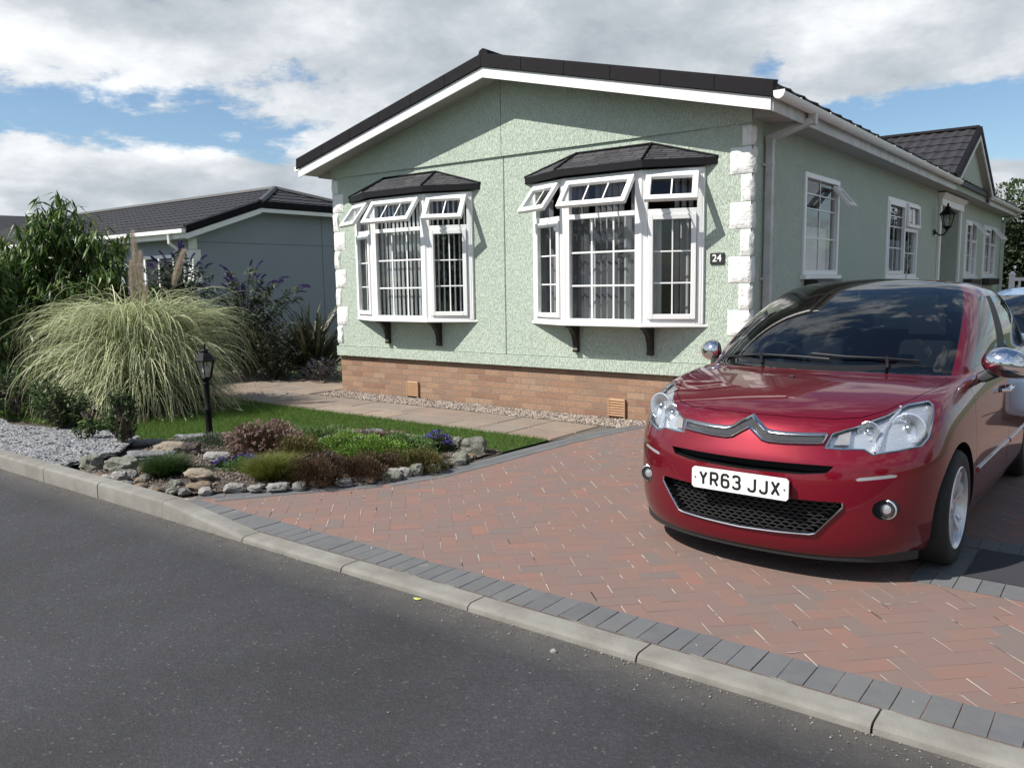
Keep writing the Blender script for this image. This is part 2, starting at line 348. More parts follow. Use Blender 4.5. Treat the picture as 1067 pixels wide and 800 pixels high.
# (azimuth, elevation, width, height, amount)
SKY_BIAS = [(-29,10.6,8,1.3,-.36),(-18,10.9,8,1.8,-.34),(-14,9.6,4,1.0,-.20),(-23,6.9,14,1.7,.46),(-27,14.6,10,2.0,.30),(-10,16,14,3.6,.26),(6,16,14,6,.30),(23,14.6,5,2.2,.40),(31,13.4,5,2.0,.34),(17.3,13.0,2.0,2.4,-.45),
            (25,8.8,11,2.6,-.55),(28,18.0,3.2,1.8,-.45),(31,5.8,5,1.2,.15),(0,24,40,6,.12),(0,75,400,38,-.34)]
SKY_BRIGHT = [(-21,8.9,7,.9,.50),(-29,7.6,5,1.2,.30),(-22,5.4,16,1.4,-.10),(-29,14.0,6,2.2,.42),(-12,12.5,10,2.2,.22),(20.5,15.0,2.6,2.4,.42),(25,16.0,5,1.6,.30),(31,13.6,5,1.8,.30),(25,12.4,5,1.2,-.25),(3,17.5,14,3,-.10),(-21,17.4,8,1.6,-.16)]
CLOUD_GAIN = 9.6
SKY_TINT = (.90,1.0,1.06)
world()
vs = sc.view_settings; vs.view_transform = 'Standard'; vs.look = 'None'; vs.gamma = 1; vs.exposure = .50; vs.use_curve_mapping = False
try: sc.display_settings.display_device = 'sRGB'
except Exception: pass
sc.cycles.max_bounces = 7; sc.cycles.transparent_max_bounces = 16; sc.cycles.use_denoising = True


# ================================================================== GROUND
def flat(name, pts, z, m, kind='structure', parent=None):
    mb = MB(); mb.add([(x, y, z) for x, y in pts], [tuple(range(len(pts)))])
    o = mb.build(name, m, parent)
    if kind: o['kind'] = kind
    return o
flat('ground', [(-400,-400),(400,-400),(400,400),(-400,400)], -.06, M['fargrass'])
flat('road', [(-60,-13),(60,-13),(60,-4.99),(-60,-4.99)], -.03, M['asphalt'])
# kerb: stones 0.905 m long; full height on the left, a dropper stone, dropped kerb across the drive
def kerb():
    mb = MB(); x = -2.095; xs = [x+.905*k for k in range(-50, 24)]
    def prof(top):   # (y,z) loop, road face first
        return [(-5.0,-.06),(-5.0,top-.028),(-4.995,top-.012),(-4.982,top-.003),(-4.968,top),(-4.872,top),(-4.865,top-.006),(-4.865,-.06)]
    for i in range(len(xs)-1):
        a, b = xs[i]+.004, xs[i+1]-.004
        ta = .088 if xs[i] < -2.0 else .003; tb = .088 if xs[i+1] < -2.0 else .003
        if abs(xs[i]+2.095) < .01: ta, tb = .088, .003
        ja, jb = random.uniform(-.002,.002), random.uniform(-.002,.002)
        A = [(a, y+ja, z+(0 if z < -.05 else 0)) for y, z in prof(ta)]; B = [(b, y+ja, z) for y, z in prof(tb)]
        n = len(A)
        mb.add(A+B, [tuple(reversed(range(n))), tuple(range(n,2*n))]+[(k,(k+1)%n,n+(k+1)%n,n+k) for k in range(n)])
    o = mb.build('kerb', M['kerb'], smooth=True, sharp=25); o['kind'] = 'structure'
    mb = MB(); mb.box(-47,19,-4.985,-4.868,-.055,-.012); flat('kerb_bed', [(-47,-4.99),(19,-4.99),(19,-4.86),(-47,-4.86)], -.014, M['soil'])
kerb()

# driveway of block paving, herringbone at 45 degrees
EDGE = [(-2.40,-4.64),(-2.20,-4.42),(-1.97,-4.07),(-1.72,-3.75),(-1.52,-3.45),(-1.42,-3.10),(-1.38,-2.6),(-1.36,-2.0),(-1.33,-1.4),(-1.26,-.8),(-1.18,-.36)]   # garden side of the border course
def edge_x(y):
    if y <= EDGE[0][1]: return EDGE[0][0]
    if y >= EDGE[-1][1]: return EDGE[-1][0]
    for (x0,y0),(x1,y1) in zip(EDGE, EDGE[1:]):
        if y0 <= y <= y1: return x0+(x1-x0)*(y-y0)/(y1-y0)
def paver_mesh(blocks, name, m, ch=.0010, hgt=.0):
    """blocks: (cx,cy,ang,l,w,z)"""
    B = np.array(blocks); n = len(B)
    c, s = np.cos(B[:,2]), np.sin(B[:,2])
    V = np.zeros((n, 12, 3))
    for k, (sx, sy) in enumerate(((-1,-1),(1,-1),(1,1),(-1,1))):
        for lv, (ins, dz) in enumerate(((ch, 0), (0, -ch*.8), (0, -.03))):
            u = sx*(B[:,3]/2-ins); v = sy*(B[:,4]/2-ins)
            V[:, lv*4+k, 0] = B[:,0]+u*c-v*s; V[:, lv*4+k, 1] = B[:,1]+u*s+v*c; V[:, lv*4+k, 2] = B[:,5]+dz
    tilt = RNG.normal(0, .0003, (n,2)); V[:,:,2] += (V[:,:,0]-B[:,None,0])*tilt[:,0:1]*8+(V[:,:,1]-B[:,None,1])*tilt[:,1:2]*8
    q = [(0,1,2,3)]+[(k,k+4,(k+1)%4+4,(k+1)%4) for k in range(4)]+[(k+4,k+8,(k+1)%4+8,(k+1)%4+4) for k in range(4)]
    F = (np.array(q)[None]+np.arange(n)[:,None,None]*12).reshape(-1,4)
    o = link(name, np_mesh(name, V.reshape(-1,3), F), m); o['kind'] = 'structure'
    return o
def drive():
    g = .1; blocks = []; h = math.sqrt(.5)
    def inside(x, y):
        if y < -4.70 or y > 15.5 or x > 6.5: return False
        if y < -.30: return x > edge_x(y)+.03
        return x > .06
    for a in range(-200, 300):
        for b in range(-300, 200):
            c = (a-b) % 4
            if c == 0: cu, cv, ang = a+1, b+.5, 0
            elif c == 3: cu, cv, ang = a+.5, b+1, PI/2
            else: continue
            u, v = cu*g+.03, cv*g+.02
            x, y = (u-v)*h, (u+v)*h-2
            if inside(x, y): blocks.append((x, y, PI/4+ang, .1978, .0978, 0.0+random.gauss(0,.0003)))
    paver_mesh(blocks, 'driveway', M['redpaver'])
    # bits of pale jointing sand sitting in the joints
    Vs = []; n_ = 0; rs = random.Random(5)
    for (x, y, a, l, w, z) in blocks:
        away = a > 1.6
        if rs.random() > ((.85 if away else .22) if y < 1 else .2) or y > 3: continue
        side = rs.choice((-1, 1)); ends = (not away) and rs.random() < .6; ca, sa = math.cos(a), math.sin(a)
        for q in range(rs.choice((1,1,2))):
            L_ = (rs.uniform(.03, .17) if away else rs.uniform(.01, .06))*(.7 if ends else 1); W_ = rs.uniform(.002, .0052); t = rs.uniform(-.5,.5)*((w if ends else l)-L_)
            if ends: pc = (side*(l/2+.0012), t); du, dv = W_/2, L_/2
            else: pc = (t, side*(w/2+.0012)); du, dv = L_/2, W_/2
            for i, j in ((-1,-.6),(1,-1),(.9,1),(-.8,.7)):
                u, v = pc[0]+du*i, pc[1]+dv*j; Vs.append((x+u*ca-v*sa, y+u*sa+v*ca, .0030))
    F = np.arange(len(Vs)).reshape(-1,4); o = link('joint_sand_specks', np_mesh('specks', np.array(Vs), F), mat('pale_sand', (.46,.43,.38), .95)); o['kind'] = 'stuff'; o['label'] = 'bits of pale jointing sand between the red paving blocks'
    bl = []
    x = -2.22
    while x < 6.5:      # header course along the kerb
        bl.append((x, -4.755, PI/2+random.gauss(0,.006), .2, .0965, .003+random.gauss(0,.0008))); x += .1005
    # border course along the bed and lawn, blocks laid lengthways, two wide
    pts = [Vector((x, y)) for x, y in EDGE]; seg = 0; acc = []; L = 0; cum = [0]
    for p, q in zip(pts, pts[1:]): L += (q-p).length; cum.append(L)
    def along(t):
        for i in range(len(pts)-1):
            if t <= cum[i+1]: 
                d = (pts[i+1]-pts[i]).normalized(); return pts[i]+d*(t-cum[i]), d
        d = (pts[-1]-pts[-2]).normalized(); return pts[-1]+d*(t-L), d
    t = .18
    while t < L+.15:
        p, d = along(t); nrm = Vector((d.y, -d.x))
        q = p+nrm*.055; bl.append((q.x, q.y, math.atan2(d.y, d.x), .1965, .0965, .004))
        t += .2005
    t = .30
    while t < L+.15:
        p, d = along(t); nrm = Vector((d.y, -d.x)); q = p+nrm*.156
        if q.y > -4.6: bl.append((q.x, q.y, math.atan2(d.y, d.x), .1965, .0965, .0035))
        t += .2005
    paver_mesh(bl, 'driveway_border', M['greypaver'])
    flat('joint_sand', [(-2.40,-4.862),(7,-4.862),(7,16),(.05,16),(.05,-.3),(-1.15,-.3)]+list(reversed(EDGE)), -.0012, M['sand'])
drive()
# sandstone path in front of the house and round its left corner
def path():
    bl = []; y = -1.40
    for (wd, y0) in ((.44,-1.42),(.46,-.97)):
        x = -1.40
        while x > -11:
            l = random.choice([.44,.58,.58,.88]); bl.append((x-l/2, y0+wd/2, random.gauss(0,.003), l-.012, wd-.012, .006+random.gauss(0,.001))); x -= l
    y = -.50
    while y < .6:
        wd = random.choice([.44,.58]); x = -6.2
        while x > -11:
            l = random.choice([.44,.58,.88]); bl.append((x-l/2, y+wd/2, random.gauss(0,.003), l-.012, wd-.012, .006+random.gauss(0,.001))); x -= l
        y += wd
    paver_mesh(bl, 'path', M['slab'], ch=.006)
    flat('path_bed', [(-11,-1.43),(-1.39,-1.43),(-1.20,-.49),(-6.15,-.49),(-6.15,.85),(-11,.85)], -.006, M['slabgrout'])
path()
# lawn and planted ground
LAWN = [(-1.40,-1.44),(-12,-1.44),(-12,-4.0),(-5.2,-3.75),(-4.4,-3.5),(-3.6,-2.4),(-2.4,-1.95),(-1.42,-2.15)]
flat('lawn', LAWN, .004, M['turf'])
flat('planting_soil', [(-40,-4.86),(-2.42,-4.86),(-2.40,-4.66)]+EDGE[1:7]+[(-1.42,-2.1),(-1.42,-1.45),(-40,-1.45)], -.002, M['soil'])
def scatter_blades(name, pts_fn, n, h0, h1, w, m, kind='stuff', bend=.5, z=.004):
    P = pts_fn(n); n = len(P)
    hgt = RNG.uniform(h0, h1, n); a = RNG.uniform(0, 2*PI, n); b = RNG.uniform(.1, bend, n)*hgt; a2 = a+RNG.normal(0, 1, n)
    V = np.zeros((n,3,3)); V[:,:,0:2] = P[:,None,0:2]; V[:,:,2] = z
    V[:,0,0] += np.cos(a)*w; V[:,0,1] += np.sin(a)*w; V[:,1,0] -= np.cos(a)*w; V[:,1,1] -= np.sin(a)*w
    V[:,2,0] += np.cos(a2)*b; V[:,2,1] += np.sin(a2)*b; V[:,2,2] += hgt
    o = link(name, np_mesh(name, V.reshape(-1,3), np.arange(n*3).reshape(-1,3)), m)
    if kind: o['kind'] = kind
    return o
def in_poly(P, poly):
    x, y = P[:,0], P[:,1]; ins = np.zeros(len(P), bool); n = len(poly)
    for i in range(n):
        x0, y0 = poly[i]; x1, y1 = poly[(i+1) % n]
        c = ((y0 > y) != (y1 > y)) & (x < (x1-x0)*(y-y0)/((y1-y0) or 1e-9)+x0); ins ^= c
    return ins
def pts_in(poly):
    xs = [p[0] for p in poly]; ys = [p[1] for p in poly]
    def f(n):
        A = (max(xs)-min(xs))*(max(ys)-min(ys))
        P = np.stack([RNG.uniform(min(xs), max(xs), n), RNG.uniform(min(ys), max(ys), n)], 1)
        return P[in_poly(P, poly)]
    return f
o = scatter_blades('grass', pts_in([(x if x > -9.5 else -9.5, y) for x, y in LAWN]), 150000, .022, .045, .0022, M['grassblade'])
o['label'] = 'short mown green lawn grass beside the sandstone path'
BED = [(-2.40,-4.70),(-2.20,-4.44),(-1.97,-4.08),(-1.72,-3.77),(-1.53,-3.46),(-1.43,-3.10),(-1.40,-2.6),(-1.45,-2.15),(-2.4,-1.95),(-3.5,-2.2),(-4.3,-3.0),(-4.6,-3.5),(-4.0,-4.35),(-3.85,-4.84),(-2.6,-4.84)]
def bed_h(x, y):
    # gentle mound
    d = 1-min(1, (((x+2.95)/1.5)**2+((y+3.3)/1.25)**2)); return .015+.055*max(0, d)**.7
def mound():
    n = 50; xs = np.linspace(-4.7,-1.3,n); ys = np.linspace(-4.86,-1.9,n); V = []; idx = {}
    P = np.array([(x, y) for x in xs for y in ys]); ins = in_poly(P, BED)
    V = [(x, y, bed_h(x, y)+.012*mnoise.noise(Vector((x*6, y*6, 0)))) for x, y in P]
    F = [(i*n+j,(i+1)*n+j,(i+1)*n+j+1,i*n+j+1) for i in range(n-1) for j in range(n-1) if ins[i*n+j] and ins[(i+1)*n+j] and ins[(i+1)*n+j+1] and ins[i*n+j+1]]
    me = bpy.data.meshes.new('bed'); me.from_pydata(V, [], F); me.update(); o = link('bed_soil', me, M['soil'], smooth=True); o['kind'] = 'structure'
mound()
# small stones
def chips(name, P, zfn, s0, s1, flat_, m, label):
    n = len(P); s = RNG.uniform(s0, s1, n)
    base = np.array([(1,0,0),(-.9,.2,0),(.1,1,.1),(0,-.9,-.1),(.1,.1,1),(-.1,0,-1)], float)
    F0 = np.array([(0,2,4),(2,1,4),(1,3,4),(3,0,4),(2,0,5),(1,2,5),(3,1,5),(0,3,5)])
    V = base[None]*RNG.uniform(.6,1.2,(n,6,1))*s[:,None,None]; V[:,:,1] *= RNG.uniform(.5,.9,(n,1)); V[:,:,2] *= flat_
    a = RNG.uniform(0,2*PI,n); t = RNG.normal(0,.35,n)
    y2 = V[:,:,1]*np.cos(t)[:,None]-V[:,:,2]*np.sin(t)[:,None]; z2 = V[:,:,1]*np.sin(t)[:,None]+V[:,:,2]*np.cos(t)[:,None]
    x3 = V[:,:,0]*np.cos(a)[:,None]-y2*np.sin(a)[:,None]; y3 = V[:,:,0]*np.sin(a)[:,None]+y2*np.cos(a)[:,None]
    z0 = np.array([zfn(x, y) for x, y in P[:,:2]])+RNG.uniform(.002,.008,n)
    V = np.stack([x3+P[:,0:1], y3+P[:,1:2], z2+z0[:,None]], 2)
    F = (F0[None]+np.arange(n)[:,None,None]*6).reshape(-1,3)
    o = link(name, np_mesh(name, V.reshape(-1,3), F), m); o['kind'] = 'stuff'; o['label'] = label
    return o
M['slatechip'] = mat('slate_chip', rough=.75, rand=[(.17,.175,.185),(.24,.24,.25),(.13,.135,.15),(.30,.30,.30),(.20,.20,.21)])
M['gravel'] = mat('gravel', rough=.9, rand=[(.20,.15,.11),(.13,.10,.085),(.26,.21,.17),(.17,.145,.13),(.10,.08,.07)])
M['shingle_stone'] = mat('pebble_mix', rough=.85, rand=[(.36,.31,.26),(.22,.17,.14),(.42,.38,.33),(.30,.22,.18),(.18,.16,.15)])
SL = [(-11.5,-4.84),(-3.95,-4.84),(-4.1,-4.3),(-4.75,-3.75),(-5.2,-3.7),(-6.6,-4.2),(-8.0,-3.9),(-11.5,-4.2)]
def sl_z(x, y): return .05+.03*max(0, 1-abs(y+4.5)/.6)
chips('slate_chippings', pts_in(SL)(24000), sl_z, .014, .034, .30, M['slatechip'], 'grey slate chippings spread behind the kerb at the far left')
flat('slate_base', SL, .045, mat('slate_base', (.09,.09,.095), .9, noise=(30,.7,(.14,.14,.145))))
chips('rockery_gravel', pts_in(BED)(9000), bed_h, .008, .02, .6, M['gravel'], 'small brown gravel between the rockery plants')
mb = [(-6.1,-.49),(-1.16,-.49),(-.9,-.02),(-6.1,-.02)]
flat('pebble_strip_bed', mb, -.004, M['slabgrout'])
chips('pebble_strip', pts_in(mb)(5200), lambda x, y: .0, .010, .022, .7, M['shingle_stone'], 'narrow strip of mixed pebbles along the foot of the brick skirting')
def grit():
    n = 1300; P = np.stack([RNG.uniform(-8, 3.2, n), -5.0-np.abs(RNG.exponential(.06, n))-.006], 1)
    Q = np.stack([RNG.uniform(-9, 3.5, 240), RNG.uniform(-9.5,-5.1, 240)], 1)
    P = np.concatenate([P, Q]); return P
chips('road_grit', grit(), lambda x, y: -.030, .0015, .006, .7, mat('grit', rough=.9, rand=[(.09,.08,.07),(.2,.18,.15),(.36,.33,.28),(.12,.11,.10)]), 'scattered loose grit on the asphalt and along the kerb')

# ================================================================== HOUSE
HW = 6.10; HL = 17.2; SK = .522; EZ = 3.0
house = tag(empty('park_home', (-3.05, 0, 0)), 'sage green park home with two bow windows and a brick skirting', 'house')
H = house
def hb(mb, name, m, parent=None, **k):
    """build in world coordinates, parent keeps world placement"""
    o = mb.build(name, m, None, **k); par = parent or H
    o.parent = par
    # meshes are built in world coordinates (their own origin is the world's); empties keep their own place
    if par.type == 'EMPTY': o.matrix_parent_inverse = Matrix.Translation(-Vector(par.location))
    return o
def sheet(mb, plane, u0, u1, v0, v1, holes, off, depth=.12, sgn=-1):
    """plane 'y': u=x, v=z at y=off ; 'x': u=y, v=z at x=off. holes (ua,ub,va,vb). reveals go inwards (depth*-sgn)"""
    us = sorted(set([u0,u1]+[h for q in holes for h in q[:2]])); vs_ = sorted(set([v0,v1]+[h for q in holes for h in q[2:4]]))
    P = (lambda u, v, d=0: (u, off+d, v)) if plane == 'y' else (lambda u, v, d=0: (off+d, u, v))
    for a, b in zip(us, us[1:]):
        for c, d in zip(vs_, vs_[1:]):
            mu, mv = (a+b)/2, (c+d)/2
            if any(h[0] < mu < h[1] and h[2] < mv < h[3] for h in holes): continue
            mb.quad(P(a,c), P(b,c), P(b,d), P(a,d))
    dd = -sgn*depth
    for (a, b, c, d) in [h[:4] for h in holes]:
        mb.quad(P(a,c), P(b,c), P(b,c,dd), P(a,c,dd)); mb.quad(P(a,d), P(b,d), P(b,d,dd), P(a,d,dd))
        mb.quad(P(a,c), P(a,d), P(a,d,dd), P(a,c,dd)); mb.quad(P(b,c), P(b,d), P(b,d,dd), P(b,c,dd))
BAYS = [(-4.585, 'sheer'), (-1.535, 'net')]
SW = [(1.51,2.80,1.55,2.69),(5.19,7.21,1.50,2.69),(11.75,13.2,1.50,2.69),(14.2,16.1,1.50,2.69)]   # side windows (y0,y1,z0,z1)
PORCH = (9.05,10.95,.62,2.80)
def house_shell():
    mb = MB()
    fh = [(c-.98, c+.98, 1.08, 2.60) for c, _ in BAYS]
    sheet(mb, 'y', -HW, 0, .66, EZ+.01, fh, 0.0, .10, -1)
    sheet(mb, 'x', 0, HL, .66, 3.10, SW+[PORCH], 0.0, .10, 1)
    mb.quad((-HW,0,.66),(-HW,HL,.66),(-HW,HL,3.1),(-HW,0,3.1)); mb.quad((-HW,HL,.5),(0,HL,.5),(0,HL,3.1),(-HW,HL,3.1))
    mb.quad((-HW,.0,3.1),(0,.0,3.1),(0,.001,3.1),(-HW,.001,3.1))
    # porch recess (walls, ceiling, floor)
    a, b, c, d = PORCH; D = -1.1
    E_ = -.1002; mb.quad((E_,a,c),(D,a,c),(D,a,d),(E_,a,d)); mb.quad((E_,b,c),(D,b,c),(D,b,d),(E_,b,d)); mb.quad((D,a,c),(D,b,c),(D,b,d),(D,a,d)); mb.quad((E_,a,d),(E_,b,d),(D,b,d),(D,a,d)); mb.quad((E_,a,c),(E_,b,c),(D,b,c),(D,a,c))
    o = hb(mb, 'wall', M['green'])
    # upper gable panels, a little proud of the wall below
    mb = MB(); ap = 3.87
    for s in (-1, 1):
        xe = -3.05+s*3.05; xi = -3.05+s*.004
        zr = lambda x: ap-.243*abs(x+3.05)
        P = [(xi,-.022,EZ),(xe,-.022,EZ),(xe,-.022,zr(xe)),(xi,-.022,zr(xi))]
        mb.prism(P, (0,.022,0))
    hb(mb, 'gable_panel', M['green'])
    mb = MB(); mb.box(-3.042,-3.030,-.004,.0,.66,EZ-.002); hb(mb, 'joint_strip', mat('joint_green', (.13,.16,.13), .9))
    mb = MB(); mb.box(-HW-.02,-3.036,-.026,-.001,SK,.655); mb.box(-3.033,.026,-.026,-.001,SK,.655); mb.box(.001,.026,.001,HL,SK,.655); mb.box(-HW-.026,-HW-.001,-.001,HL,SK,.655)
    hb(mb, 'trim_board', M['green'])
    mb = MB(); mb.quad((-HW,.03,-.02),(-.03,.03,-.02),(-.03,.03,SK),(-HW,.03,SK)); mb.quad((-.03,.03,-.02),(-.03,HL,-.02),(-.03,HL,SK),(-.03,.03,SK)); mb.quad((-HW,.03,-.02),(-HW,HL,-.02),(-HW,HL,SK),(-HW,.03,SK))
    sk = hb(mb, 'brick_skirting', M['brick'])
    terr = mat('terracotta', (.42,.26,.15), .85, noise=(20,.5,(.34,.2,.12)))
    for x in (-4.66, -1.50):
        mb = MB(); x0, x1, z0, z1 = x-.108, x+.108, .012, .222
        mb.box(x0,x1,.012,.0285,z0,z1); 
        for k in range(7):
            z = z0+.016+k*.028; mb.hexa([(x0+.012,-.000,z),(x1-.012,-.000,z),(x1-.012,.012,z+.004),(x0+.012,.012,z+.004)],[(x0+.012,-.0,z+.013),(x1-.012,-.0,z+.013),(x1-.012,.012,z+.019),(x0+.012,.012,z+.019)])
        mb.box(x0,x0+.012,-.002,.012,z0,z1); mb.box(x1-.012,x1,-.002,.012,z0,z1)
        hb(mb, 'air_vent', terr, sk)
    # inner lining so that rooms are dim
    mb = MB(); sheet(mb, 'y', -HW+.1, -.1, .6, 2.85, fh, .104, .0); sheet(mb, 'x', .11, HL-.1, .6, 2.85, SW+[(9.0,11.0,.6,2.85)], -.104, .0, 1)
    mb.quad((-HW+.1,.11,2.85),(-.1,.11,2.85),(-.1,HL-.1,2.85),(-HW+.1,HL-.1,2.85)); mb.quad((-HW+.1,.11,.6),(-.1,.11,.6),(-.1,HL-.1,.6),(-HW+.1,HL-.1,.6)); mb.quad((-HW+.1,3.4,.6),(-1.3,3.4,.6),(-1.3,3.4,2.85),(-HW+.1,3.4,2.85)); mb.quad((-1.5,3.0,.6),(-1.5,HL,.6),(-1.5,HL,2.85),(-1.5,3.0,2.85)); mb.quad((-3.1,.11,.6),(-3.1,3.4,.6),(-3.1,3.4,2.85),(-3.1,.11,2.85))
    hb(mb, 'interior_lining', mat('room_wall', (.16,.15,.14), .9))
house_shell()
# quoins
def quoins():
    for corner in (0, 1):
        z = EZ-.012; k = 0
        hs = [.20]+[.262]*8
        for h in hs:
            wide = (k % 2 == 1); z0 = z-h+.006
            if z0 < .66: z0 = .662
            w = (.225 if wide else .115)+random.uniform(-.006,.006); r = .085 if wide else .045
            n = 10; mb = MB()
            # front face as a rough grid
            sx = 1 if corner == 0 else -1; xc = .012 if corner == 0 else -HW-.012
            bmv = []; cols, rows = 9, 8
            def bulge(u, v, s):
                e = min(u, 1-u, v, 1-v)*6; e = min(1, e)
                return (.013+.016*(mnoise.noise(Vector((u*3.1+s*7.7, v*3.3+z*5, corner*9.1)))+.35))*e**.5
            zs = [z0+(z-.006-z0)*j/rows for j in range(rows+1)]
            A = []
            for j in range(rows+1):
                for i in range(cols+1):
                    u, v = i/cols, j/rows; A.append((xc-sx*w*u, -.004-bulge(u, v, k), zs[j]))
            F = [(j*(cols+1)+i, j*(cols+1)+i+1, (j+1)*(cols+1)+i+1, (j+1)*(cols+1)+i) for j in range(rows) for i in range(cols)]
            mb.add(A, F)
            B = []; c2 = 4
            for j in range(rows+1):
                for i in range(c2+1):
                    u, v = i/c2, j/rows; B.append((xc+sx*bulge(u, v, k+50)*.8, -.004+(r+.004)*u, zs[j]))
            mb.add(B, [(j*(c2+1)+i, j*(c2+1)+i+1, (j+1)*(c2+1)+i+1, (j+1)*(c2+1)+i) for j in range(rows) for i in range(c2)])
            xa, xb = sorted((xc-sx*w, xc)); mb.box(xa, xb, -.0045, -.0005, zs[0], zs[-1]); xa, xb = sorted((xc-sx*.011, xc+sx*.0005)); mb.box(xa, xb, -.0045, r, zs[0], zs[-1])
            hb(mb, 'quoin', M['quoin'], smooth=True, sharp=50)
            z -= h; k += 1
quoins()
# ---- roof
def tile_sheet(mb, p0, u, v, lu, lv, course=.37, wave=.018, per=.20, step=.018, du=.025, clip=None):
    """stepped metal tiles; p0 eave corner, u along eave, v up the slope"""
    u = Vector(u).normalized(); v = Vector(v).normalized(); n = u.cross(v).normalized()
    if n.z < 0: n = -n
    p0 = Vector(p0); nc = max(1, round(lv/course)); c = lv/nc; nu = int(lu/du)
    for i in range(nc):
        rows = [(0,0,0),(0,step,0),(c,0,1)]
        vs = []
        us = [lu*k/nu for k in range(nu+1)]
        for (t, hh, top) in ((0,-.004,0),(0,step,0),(c+.01,0,1)):
            for q in us:
                w = wave*(.5+.5*math.cos(2*PI*q/per))**1.5; fr = .03*(1-abs(math.sin(PI*q/per))) if not top else 0
                vs.append(p0+u*q+v*(i*c+t-fr)+n*((hh if t or hh < 0 else step)+w))
        m_ = nu+1; fs = []
        for r in range(2):
            for k in range(nu):
                f = (r*m_+k, r*m_+k+1, (r+1)*m_+k+1, (r+1)*m_+k)
                if clip and not clip(sum((vs[q] for q in f), Vector())/4): continue
                fs.append(f)
        mb.add(vs, fs)
SL_ = .243; OV = .35; EX = .30
def rz(x): return 4.03-SL_*abs(x+3.05)       # roof deck underside of tiles at x
def roof():
    yf, yb = -OV, HL+.3
    mb = MB()
    for s in (-1, 1):
        xe = -3.05+s*(3.05+EX); z1, z0 = rz(xe), rz(-3.05)
        P = lambda x, z, y: (x, y, z)
        tile_sheet(mb, (xe, yf+.03, z1+.05), (0,1,0), (-s*1, 0, SL_), yb-yf-.03, math.hypot(3.05+EX, SL_*(3.05+EX)), du=.1, per=.4, wave=.004, step=.01)
        mb.hexa([(xe,yf+.03,z1-.05),(-3.05,yf+.03,z0-.05),(-3.05,yb,z0-.05),(xe,yb,z1-.05)], [(xe,yf+.03,z1+.04),(-3.05,yf+.03,z0+.04),(-3.05,yb,z0+.04),(xe,yb,z1+.04)])
    rf = hb(mb, 'roof', M['tile'])
    mb = MB(); mb.tube([(-3.05,yf+.02,4.09),(-3.05,yb,4.09)], .07, 8); hb(mb, 'ridge_cap', M['verge'], rf, smooth=True)
    # dark verge trim along both rakes
    mb = MB()
    for s in (-1, 1):
        xe = -3.05+s*(3.05+EX+.03)
        n = 6
        for k in range(n):
            xa = -3.05+s*(3.05+EX+.03)*k/n; xb = -3.05+s*((3.05+EX+.03)*(k+1)/n)-s*.0012
            for (xx, yy) in ((0,0),):
                a0, b0 = rz(xa)+.055, rz(xb)+.055
                T = .135
                mb.hexa([(xa,yf-.022,a0-T),(xb,yf-.022,b0-T),(xb,yf+.0,b0-T),(xa,yf+.0,a0-T)], [(xa,yf-.012,a0+.012),(xb,yf-.012,b0+.012),(xb,yf+.11,b0+.035),(xa,yf+.11,a0+.035)])
    hb(mb, 'verge_trim', M['verge'], rf, bevel=.004)
    # white bargeboards
    for s in (-1, 1):
        mb = MB(); xe = -3.05+s*(3.05+EX); a0, b0 = rz(-3.05)-.082, rz(xe)-.082
        mb.hexa([(-3.05+s*.001,yf,a0-.112),(xe,yf,b0-.112),(xe,yf+.02,b0-.112),(-3.05+s*.001,yf+.02,a0-.112)], [(-3.05+s*.001,yf,a0),(xe,yf,b0),(xe,yf+.02,b0),(-3.05+s*.001,yf+.02,a0)])
        hb(mb, 'bargeboard', M['upvc'])
    mb = MB()
    for s in (-1, 1):      # gable soffit
        xe = -3.05+s*(3.05+EX-.002); a0, b0 = rz(-3.05)-.16, rz(xe)-.16
        mb.hexa([(-3.05,yf+.0205,a0),(xe,yf+.0205,b0),(xe,.0,b0),(-3.05,.0,a0)], [(-3.05,yf+.0205,a0+.01),(xe,yf+.0205,b0+.01),(xe,.0,b0+.01),(-3.05,.0,a0+.01)])
    z = rz(EX)-.165
    mb.box(.0,EX-.003,.0,HL,z-.01,z); mb.box(-HW-EX,-HW,.0,HL,z-.01,z)
    for s in (-1, 1):     # closes the end of the boxed eave
        xw = -3.05+s*3.05; xe = xw+s*(EX-.004); mb.prism([(xw,-.001,z-.01),(xe,-.001,z-.01),(xe,-.001,rz(xe)-.155),(xw,-.001,rz(xw)-.155)], (0,-.006,0))
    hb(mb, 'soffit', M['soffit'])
    z = rz(EX)
    for (y0, y1) in ((yf+.02, 8.64), (12.56, HL+.3)):
        mb = MB(); mb.box(EX-.002,EX+.018,y0,y1,z-.20,z-.015); hb(mb, 'fascia', M['oldwhite'])
        mb = MB(); g = []
        n = 9; prof = [(.018+.055-.055*math.cos(PI*k/n), -.055*math.sin(PI*k/n)*1.15) for k in range(n+1)]
        r = [(EX+px+.004, z-.045+pz) for px, pz in prof]
        r2 = [(EX+.018+.055+(px-.073)*.92+.004, z-.045+pz*.92) for px, pz in prof]
        loop = r+list(reversed(r2)); m_ = len(loop)
        vs = [(a, y0-.03, b) for a, b in loop]+[(a, y1, b) for a, b in loop]
        mb.add(vs, [(k,(k+1)%m_,m_+(k+1)%m_,m_+k) for k in range(m_)])
        for yy in (y0-.03, y1):
            mb.prism([(a, yy, b) for a, b in r]+[(r[-1][0], yy, z-.045+.012), (r[0][0], yy, z-.045+.012)], (0,-.006 if yy < y1 else .006,0))
        y = y0+.4
        while y < y1:
            mb.box(EX+.018, EX+.02+.115, y, y+.022, z-.05, z-.038)
            y += .9
        gt = hb(mb, 'gutter', M['board'], smooth=True, sharp=35)
        y = y0+1.9
